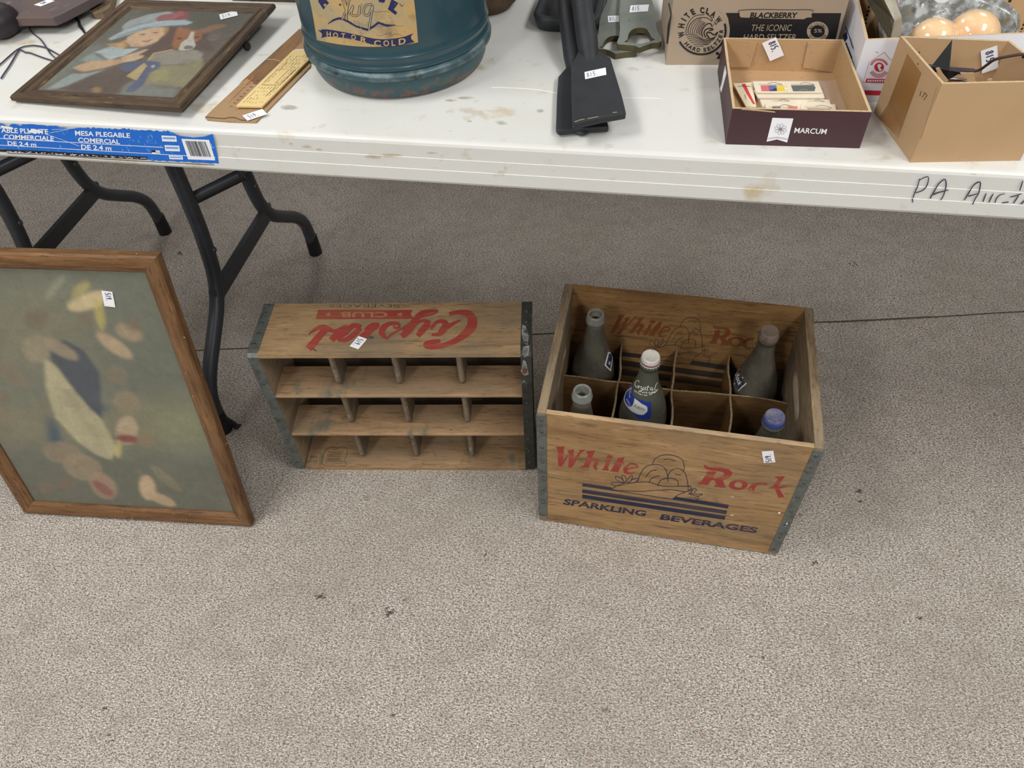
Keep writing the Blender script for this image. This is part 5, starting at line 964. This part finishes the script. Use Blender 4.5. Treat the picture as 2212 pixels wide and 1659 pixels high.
# white postal carton
Q = [Vector((.372, .1245)), Vector((.668, .1745)), Vector((.678, .42)), Vector((.380, .372))]
pwhite = M('white_coated_board', srgb(224, 224, 230), .5, layers=((9, (1, 1, 1), .5, .7, srgb(208, 208, 216), .6),))
pb, pbM = board_box('postal_carton', 'open white postal carton with red and blue printing, behind the brown box, holding onyx balls', 'cardboard box', Q, .0705, .003, [pwhite, kraft, kedge])
cN = Crop(1820, 0, 4.365); mb, S = wall_face(0); RD, BL_ = 3, 4
mb.stroke(S, cN([(395, 492), (250, 590), (195, 778), (470, 785), (520, 560), (450, 560), (395, 492)]), .8, RD, .0004, sm=0); mb.stroke(S, cN([(315, 490), (335, 495)]), 1.2, RD, .0004, sm=0)
mb.disc(S, cN([(345, 632)])[0], (10.5, 10), RD, .0004); mb.fill(S, cN([(325, 615), (345, 600), (370, 612), (352, 640), (372, 655), (350, 672), (338, 650)]), 0, .0008)
for r, a0, a1 in ((16.5, 3.5, 5.9), (19, 3.4, 6.0)): mb.ring(S, cN([(345, 635)])[0], (r + 1, r), (r - .8, r - 1.4), RD, .0004, a0=a0, a1=a1)
for r in (14.5, 17.5, 20.5): mb.ring(S, cN([(342, 640)])[0], (r + .9, r), (r - .7, r - 1.2), RD, .0004, a0=.5, a1=2.7)
mb.fill(S, cN([(225, 740), (450, 745), (445, 780), (215, 776)]), RD, .0004)
for k in range(9): mb.fill(S, cN([(238 + k * 22, 752), (252 + k * 22, 752), (250 + k * 22, 768), (236 + k * 22, 768)]), 0, .0007)
mb.fill(S, cN([(205, 850), (520, 860), (520, 905), (215, 895)]), RD, .0004)
mb, S = wall_face(3); mb.fill(S, cN([(10, 410), (40, 400), (62, 470), (95, 545), (70, 555), (30, 470)]), BL_, .0004); mb.stroke(S, cN([(30, 250), (60, 330), (100, 450)]), 1.6, BL_, .0004, sm=0); mb.fill(S, cN([(5, 330), (40, 300), (50, 360), (20, 400)]), BL_, .0004)
for k in range(3): mb.stroke(S, cN([(60 + 12 * k, 340 + 10 * k), (95 + 8 * k, 460 + 8 * k)]), .5, BL_, .0004, sm=0)
finish([M('postal_red', srgb(188, 36, 56), .5), M('postal_blue', srgb(38, 48, 92), .5)])
mb = MB(pbM.inverted()); y0, y1 = .27, .273; fa = Vector((.388, .262, .739)); fb = Vector((.672, .31, .739)); hz = Vector((0, .02, .10)); fl_ = Flat(fa, (fb - fa).cross(hz))
mb.prism([mb.W(p) for p in (fa, fb, fb + hz, fa + hz)], (0, .003, 0))
for r in range(10):
    for k in range(22):
        q0 = fa + (fb - fa) * (.05 + .095 * r) + hz * (.03 + .044 * k); 
        if rs.random() < .2: continue
        a = q0; b = q0 + hz * .026; wv = (fb - fa).normalized() * rs.uniform(.0015, .004); n0 = fl_.n * .0004
        mb.add([mb.W(p + n0) for p in (a, a + wv, b + wv, b)], [(0, 1, 2, 3)], 1)
mb.build('inner_flap', [kraft, MAT['black']], pb)
onyx = M('peach_onyx', srgb(226, 182, 142), .10, layers=((16, (1, 1, 2), .42, .62, srgb(236, 208, 156), .8), (9, (1, 1, 1), .5, .7, srgb(212, 152, 114), .7), (34, (1, 1, 1), .6, .72, srgb(240, 228, 200), .5)), coat=.6)
for (x, y), z, r, lb in (((2014.5, 92), .7760, .0262, 'smaller peach onyx ball, the left of the two in the shell dish'), ((2100, 78), .7790, .0275, 'larger peach onyx ball, the right of the two in the shell dish')):
    P = on(z).hit(x, y); mb = MB(); mb.ell((0, 0, 0), (r, r, r * .97), 0, 48, 28); tag(mb.build('onyx_ball', onyx, mw=frame_at(P.x, P.y, P.z)), lb, 'stone ball', 'onyx balls in the postal carton'); print('onyx', P)
shell = M('abalone_shell', srgb(112, 114, 110), .22, layers=((60, (1, 1, 1), .45, .6, srgb(184, 190, 190), .9, 6), (30, (1, 1, 1), .57, .62, srgb(196, 140, 180), .9, 6), (34, (1, 1, 1.4), .58, .64, srgb(112, 96, 56), .9, 6), (70, (1, 1, 1), .58, .66, srgb(60, 62, 66), .85, 6), (120, (1, 1, 1), .66, .7, srgb(236, 236, 240), .9, 4)), bump=((50, (1, 1, 1), .6, .004),), coat=.5)
vt = on(.812).hit(2052, 8); rx, ry = .073, .052; mb = MB()
mb.rings([[(rx * k * math.cos(2 * PI * i / 64) * (1 + .02 * math.sin(5 * 2 * PI * i / 64)), ry * k * math.sin(2 * PI * i / 64), z + (.016 * math.sin(2 * PI * i / 64) + .004) * k) for i in range(64)] for k, z in ((.25, .003), (.6, .007), (.85, .020), (.97, .040), (1.0, .052), (.985, .0525), (.95, .042), (.82, .023), (.58, .0105), (.2, .006))], 0, sm=True)
tag(mb.build('shell_dish', shell, mw=frame_at(.474, max(vt.y - ry, .206), .7385)), 'iridescent grey and pink abalone shell dish behind the onyx balls', 'shell dish'); print('shell', vt)
stone = M('grey_green_stone', srgb(112, 106, 88), .6, layers=((26, (1, 1, 1), .45, .65, srgb(140, 130, 104), .8), (14, (1, 1, 1), .45, .7, srgb(84, 82, 70), .7), (60, (1, 1, .3), .62, .7, srgb(196, 190, 172), .6)), bump=((40, (1, 1, 1), .5, .003),)); stonep = M('pale_stone_edge', srgb(176, 172, 156), .5, layers=((30, (1, 1, 1), .45, .7, srgb(146, 140, 122), .7),))
h_z = lambda x, y, z: on(z).hit(x, y)
A0, B0, C0_, D0 = h_z(1932, 43, .815), h_z(1948, 36, .812), h_z(1947, 78, .784), h_z(1922, 93, .786)
A1, B1, C1_, D1 = h_z(1897, -26, .838), h_z(1922, -26, .835), h_z(1926, -26, .800), h_z(1857, -26, .800)
mb = MB(); mb.hexa([D0, C0_, C1_, D1, A0, B0, B1, A1]); mb.m[-6:] = [0, 1, 1, 1, 0, 0]
tag(mb.build('stone_slab', [stone, stonep], bevel=.002), 'grey-green stone block leaning inside the left of the postal carton', 'stone block')
gb = M('smoky_bottle_glass', srgb(88, 92, 78), .08, trans=.6); P = on(.80).hit(1957, 4); mb = MB(); mb.ell((0, 0, .030), (.019, .026, .030), 0, 32, 16); tag(mb.build('glass_ornament', gb, mw=frame_at(P.x + .004, P.y + .03, .7385)), 'smoky rounded glass ornament between the stone block and the shell dish', 'glass ornament')
mb = MB(); q = [Flat((0, .245, 0), (0, 1, 0)).hit(*p) for p in cN([(870, -30), (1010, -30), (1000, 5), (960, 26), (900, 26), (868, 5)])]; mb.prism(q, (0, .0005, 0)); tag(mb.build('paper_tag', MAT['paper']), 'white paper tag at the photo edge above the shell dish', 'paper tag')

# brown 177 box
Q = [Vector((.421, .012)), Vector((.527, .026)), Vector((.502, .1065)), Vector((.3995, .1085))]
kb = M('tan_board', srgb(186, 154, 116), .7, layers=((9, (1, 1, 1), .45, .7, srgb(176, 144, 106), .6), (70, (1, 1, 1), .70, .75, srgb(140, 104, 66), .5))); tape = M('brown_packing_tape', srgb(150, 108, 60), .3, layers=((20, (1, 1, 1), .5, .62, srgb(170, 150, 124), .7, 3, (.035, 0)), (14, (1, 1, 1), .5, .7, srgb(128, 88, 46), .6)))
bb, bbM = board_box('brown_box', 'small tan cardboard box marked 177 with brown tape, at the right edge of the photo', 'cardboard box', Q, .083, .0028, [kb, kb, kedge])
mb, S = wall_face(3); mb.fill(S, cN([(612, 505), (745, 690), (525, 1300), (345, 1110), (430, 985)]), 3, .0004)
for P in ([(742, 862), (730, 905)], [(765, 880), (785, 872), (752, 918)], [(770, 890), (800, 900), (765, 940)][0:0] or [(785, 885), (800, 895), (768, 942)]): mb.stroke(S, cN(P), 1.1, 4, .0004, sm=0)
mb, S = wall_face(0); mb.fill(S, cN([(885, 820), (892, 815), (740, 1310), (736, 1308)]), 5, .0004)
mb, S = wall_face(2); SI = Flat(Vector((Q[2].x, Q[2].y - .0028, 0)), (Q[2].y - Q[3].y, -(Q[2].x - Q[3].x), 0))
for P in ([(632, 488), (628, 505)], [(665, 488), (685, 483), (660, 520), (690, 520)], [(728, 485), (716, 508)]): mb.stroke(SI, cN(P), 1.3, 4, .0006, sm=0)
finish([tape, MAT['black'], M('crease', srgb(146, 108, 68), .8)])
lot_tag(bb, SI, cN, (1300, 475), (1312, 688), (1455, 422), '815.', (.12, .7, .3, .75), off=.003)
V = Flat((0, .060, 0), (0, 1, 0)); mb = MB(); q = [V.hit(*p) for p in cN([(1035, 372), (1012, 640), (1130, 660), (1200, 700), (1090, 700), (985, 760), (930, 690), (760, 655), (700, 598), (850, 608)])]
c0 = V.hit(*cN([(985, 640)])[0]); c1 = c0 + Vector((0, -.007, .001)); n = len(q); mb.add(q + [c1, c0 + Vector((0, .004, 0))], [(i, (i + 1) % n, n) for i in range(n)] + [((i + 1) % n, i, n + 1) for i in range(n)], 0)
tag(mb.build('iron_star', iron), 'black iron star with one sharp point sticking up inside the tan box', 'iron star')
mb = MB(); pts = [((1180, 672), .066), ((1230, 672), .064), ((1300, 655), .062), ((1370, 605), .058), ((1440, 560), .054), ((1560, 532), .050), ((1700, 512), .048), ((1705, 540), .05)]
mb.tube(smooth([tuple(Flat((0, y, 0), (0, 1, 0)).hit(*cN([p])[0])) for p, y in pts], 4), .0014, 8); mb.tube(smooth([tuple(Flat((0, y, 0), (0, 1, 0)).hit(*cN([p])[0])) for p, y in (((700, 600), .075), ((850, 640), .07), ((1000, 655), .07), ((1150, 665), .066), ((1240, 672), .064))], 4), .0026, 8)
tag(mb.build('iron_hook', M('rusty_brown_iron', srgb(66, 46, 44), .6, layers=((60, (1, 1, 1), .5, .7, srgb(96, 70, 52), .6),))), 'thin rusty brown iron hook curving across the tan box in front of its paper tag', 'iron hook')
mb = MB(); P = on(.778).hit(*cN([(1080, 800)])[0]); mb.tube([(P.x + .017 * math.cos(t), P.y - .002 + .014 * math.sin(t), P.z) for t in [2 * PI * k / 30 for k in range(31)]], .0016, 8); tag(mb.build('metal_ring', M('grey_ring_metal', srgb(120, 112, 112), .35, .8)), 'grey metal ring among the iron pieces in the tan box', 'metal ring')
mb = MB(); mb.ell((.4565, .062, .7570), (.036, .028, .017), 0, 24, 10); tag(mb.build('scrap_heap', M('dark_scrap', srgb(60, 46, 36), .8, layers=((90, (1, 1, 1), .5, .6, srgb(150, 120, 84), .8), (50, (1, 1, 1), .5, .6, srgb(24, 20, 18), .9)), bump=((70, (1, 1, 1), 1, .008),))), 'dark heap of small scrap filling the bottom of the tan box', 'scrap', kind='stuff')
for k, (P, y, lb) in enumerate((([(880, 650), (915, 640), (950, 700), (1000, 760), (960, 790), (920, 740)], .050, 'narrow torn tan card scrap standing left in the tan box'), ([(1110, 690), (1240, 690), (1265, 800), (1180, 812), (1170, 740)], .048, 'squarish torn tan card scrap standing in the middle of the tan box'), ([(1370, 750), (1410, 745), (1430, 780), (1400, 812), (1350, 810)], .040, 'small torn tan card scrap near the paper tag in the tan box'))):
    mb = MB(); mb.prism([Flat((0, y, 0), (0, 1, 0)).hit(*p) for p in cN(P)], (0, .0015, 0)); tag(mb.build('card_scrap', kb), lb, 'card scrap', 'torn card scraps in the tan box')

# ------------------------------------------------------------------ far left of the table
cQ = Crop(0, 0, 8.508); mw = frame_at(-.69, .22, .735); sl = thing('slate_board', mw, 'dark reddish-grey worn board with a paper tag, at the top left corner', 'board')
slm = M('dark_purple_grey_slate', srgb(92, 80, 80), .5, layers=((16, (1, 1, 1), .45, .7, srgb(104, 86, 72), .7), (60, (1, .4, 1), .62, .72, srgb(170, 160, 150), .6), (30, (1, 1, 1), .55, .7, srgb(66, 54, 58), .7)), bump=((60, (1, 1, 1), .2, .002),))
mb = MB(mw.inverted()); slab(mb, cQ([(130, 170), (240, 330), (330, 325), (640, 318), (960, 318), (1080, 270), (1200, 215), (1630, -10), (1900, -160), (700, -420), (-300, 40)]), .7480, .7600); mb.build('board', slm, sl, bevel=.0015)
mb = MB(mw.inverted()); slab(mb, cQ([(300, 250), (700, 260), (1000, 200), (1400, -60), (700, -300), (0, 60)]), .7352, .7482); mb.build('batten', MAT['wback'], sl)
lot_tag(sl, on(.7600), cQ, (750, 120), (1010, 20), (625, 92), '519.', (.3, .7, .3, .8), off=.0004)
mb = MB(); P = on(.757).hit(*cQ([(20, 380)])[0]); mb.ell((0, 0, 0), (.028, .030, .0215), 0, 32, 18); tag(mb.build('black_pot', M('black_brown_pot', srgb(40, 34, 38), .5), mw=frame_at(P.x - .006, P.y, .757)), 'rounded black-brown pot cut off by the left photo edge, beside the dark board', 'pot')
mw = frame_at(-.62, .28, .735); pd = thing('wooden_paddle', mw, 'grey-brown wooden paddle end with a small hanging hole, behind the small picture frame', 'paddle')
mb = MB(mw.inverted()); plate_hole(mb, None, cQ([(1740, -300), (1730, 0), (1650, 175), (1665, 215), (1700, 235), (1780, 240), (1880, 225), (2000, 150), (2080, 0), (2140, -300)]), [tuple(p) for p in cQ(blob(1790, 162, 36, 16))], .7354, .7440, 48); pw = wood('paddle_wood', srgb(122, 104, 84), srgb(92, 76, 60), srgb(140, 122, 98), 1); mb.build('paddle', [pw, pw], pd, bevel=.0008)
wire = M('dark_blue_grey_wire', srgb(66, 62, 78), .5)
for P, r, lb, g_ in (([(640, 345), (575, 400), (535, 490), (590, 600), (740, 720), (850, 870), (930, 990), (1060, 1100)], .0009, 'thin grey wire curling down from the dark board to the small picture frame', 1), ([(-80, 1240), (0, 1185), (330, 905), (560, 838), (720, 848), (870, 890), (1100, 1020)], .0010, 'thin dark wire arching from the left photo edge under the small picture frame', 1),
                    ([(20, 1440), (70, 1361), (180, 1200), (340, 935), (400, 925), (460, 960), (560, 975), (760, 1050), (980, 1120)], .0010, 'thin dark wire kinked sharply near the left photo edge, below the arching one', 1), ([(1350, 270), (1400, 330), (1450, 400), (1470, 470), (1520, 550), (1600, 660)], [.0016, .0020, .0018, .0022, .0016, .0016], 'short thick black cord between the dark board and the small picture frame', 1)):
    Pn = smooth(cQ(P), 5); rr_ = r if not isinstance(r, list) else [r[min(i // 5, len(r) - 1)] for i in range(len(Pn))]
    mb = MB(); mb.tube([on(.7368).hit(*p) for p in Pn], rr_, 8); tag(mb.build('wire', wire if not isinstance(r, list) else rubber), lb, 'wire')
mw = frame_at(-.45, .340, .7352); gf = thing('gilt_frame', mw, 'dark frame edge with a gilt line, behind the small picture beside the jug', 'frame')
mb = MB(); mb.box(0, 0, 0, .15, .05, .0085); mb.build('rail', dk('gilt_frame_wood', 0), gf, bevel=.001); mb = MB(); mb.box(.0, -.0006, .0055, .15, .006, .0092); mb.build('gilt_line', M('gilt', srgb(176, 158, 112), .4, .4), gf)
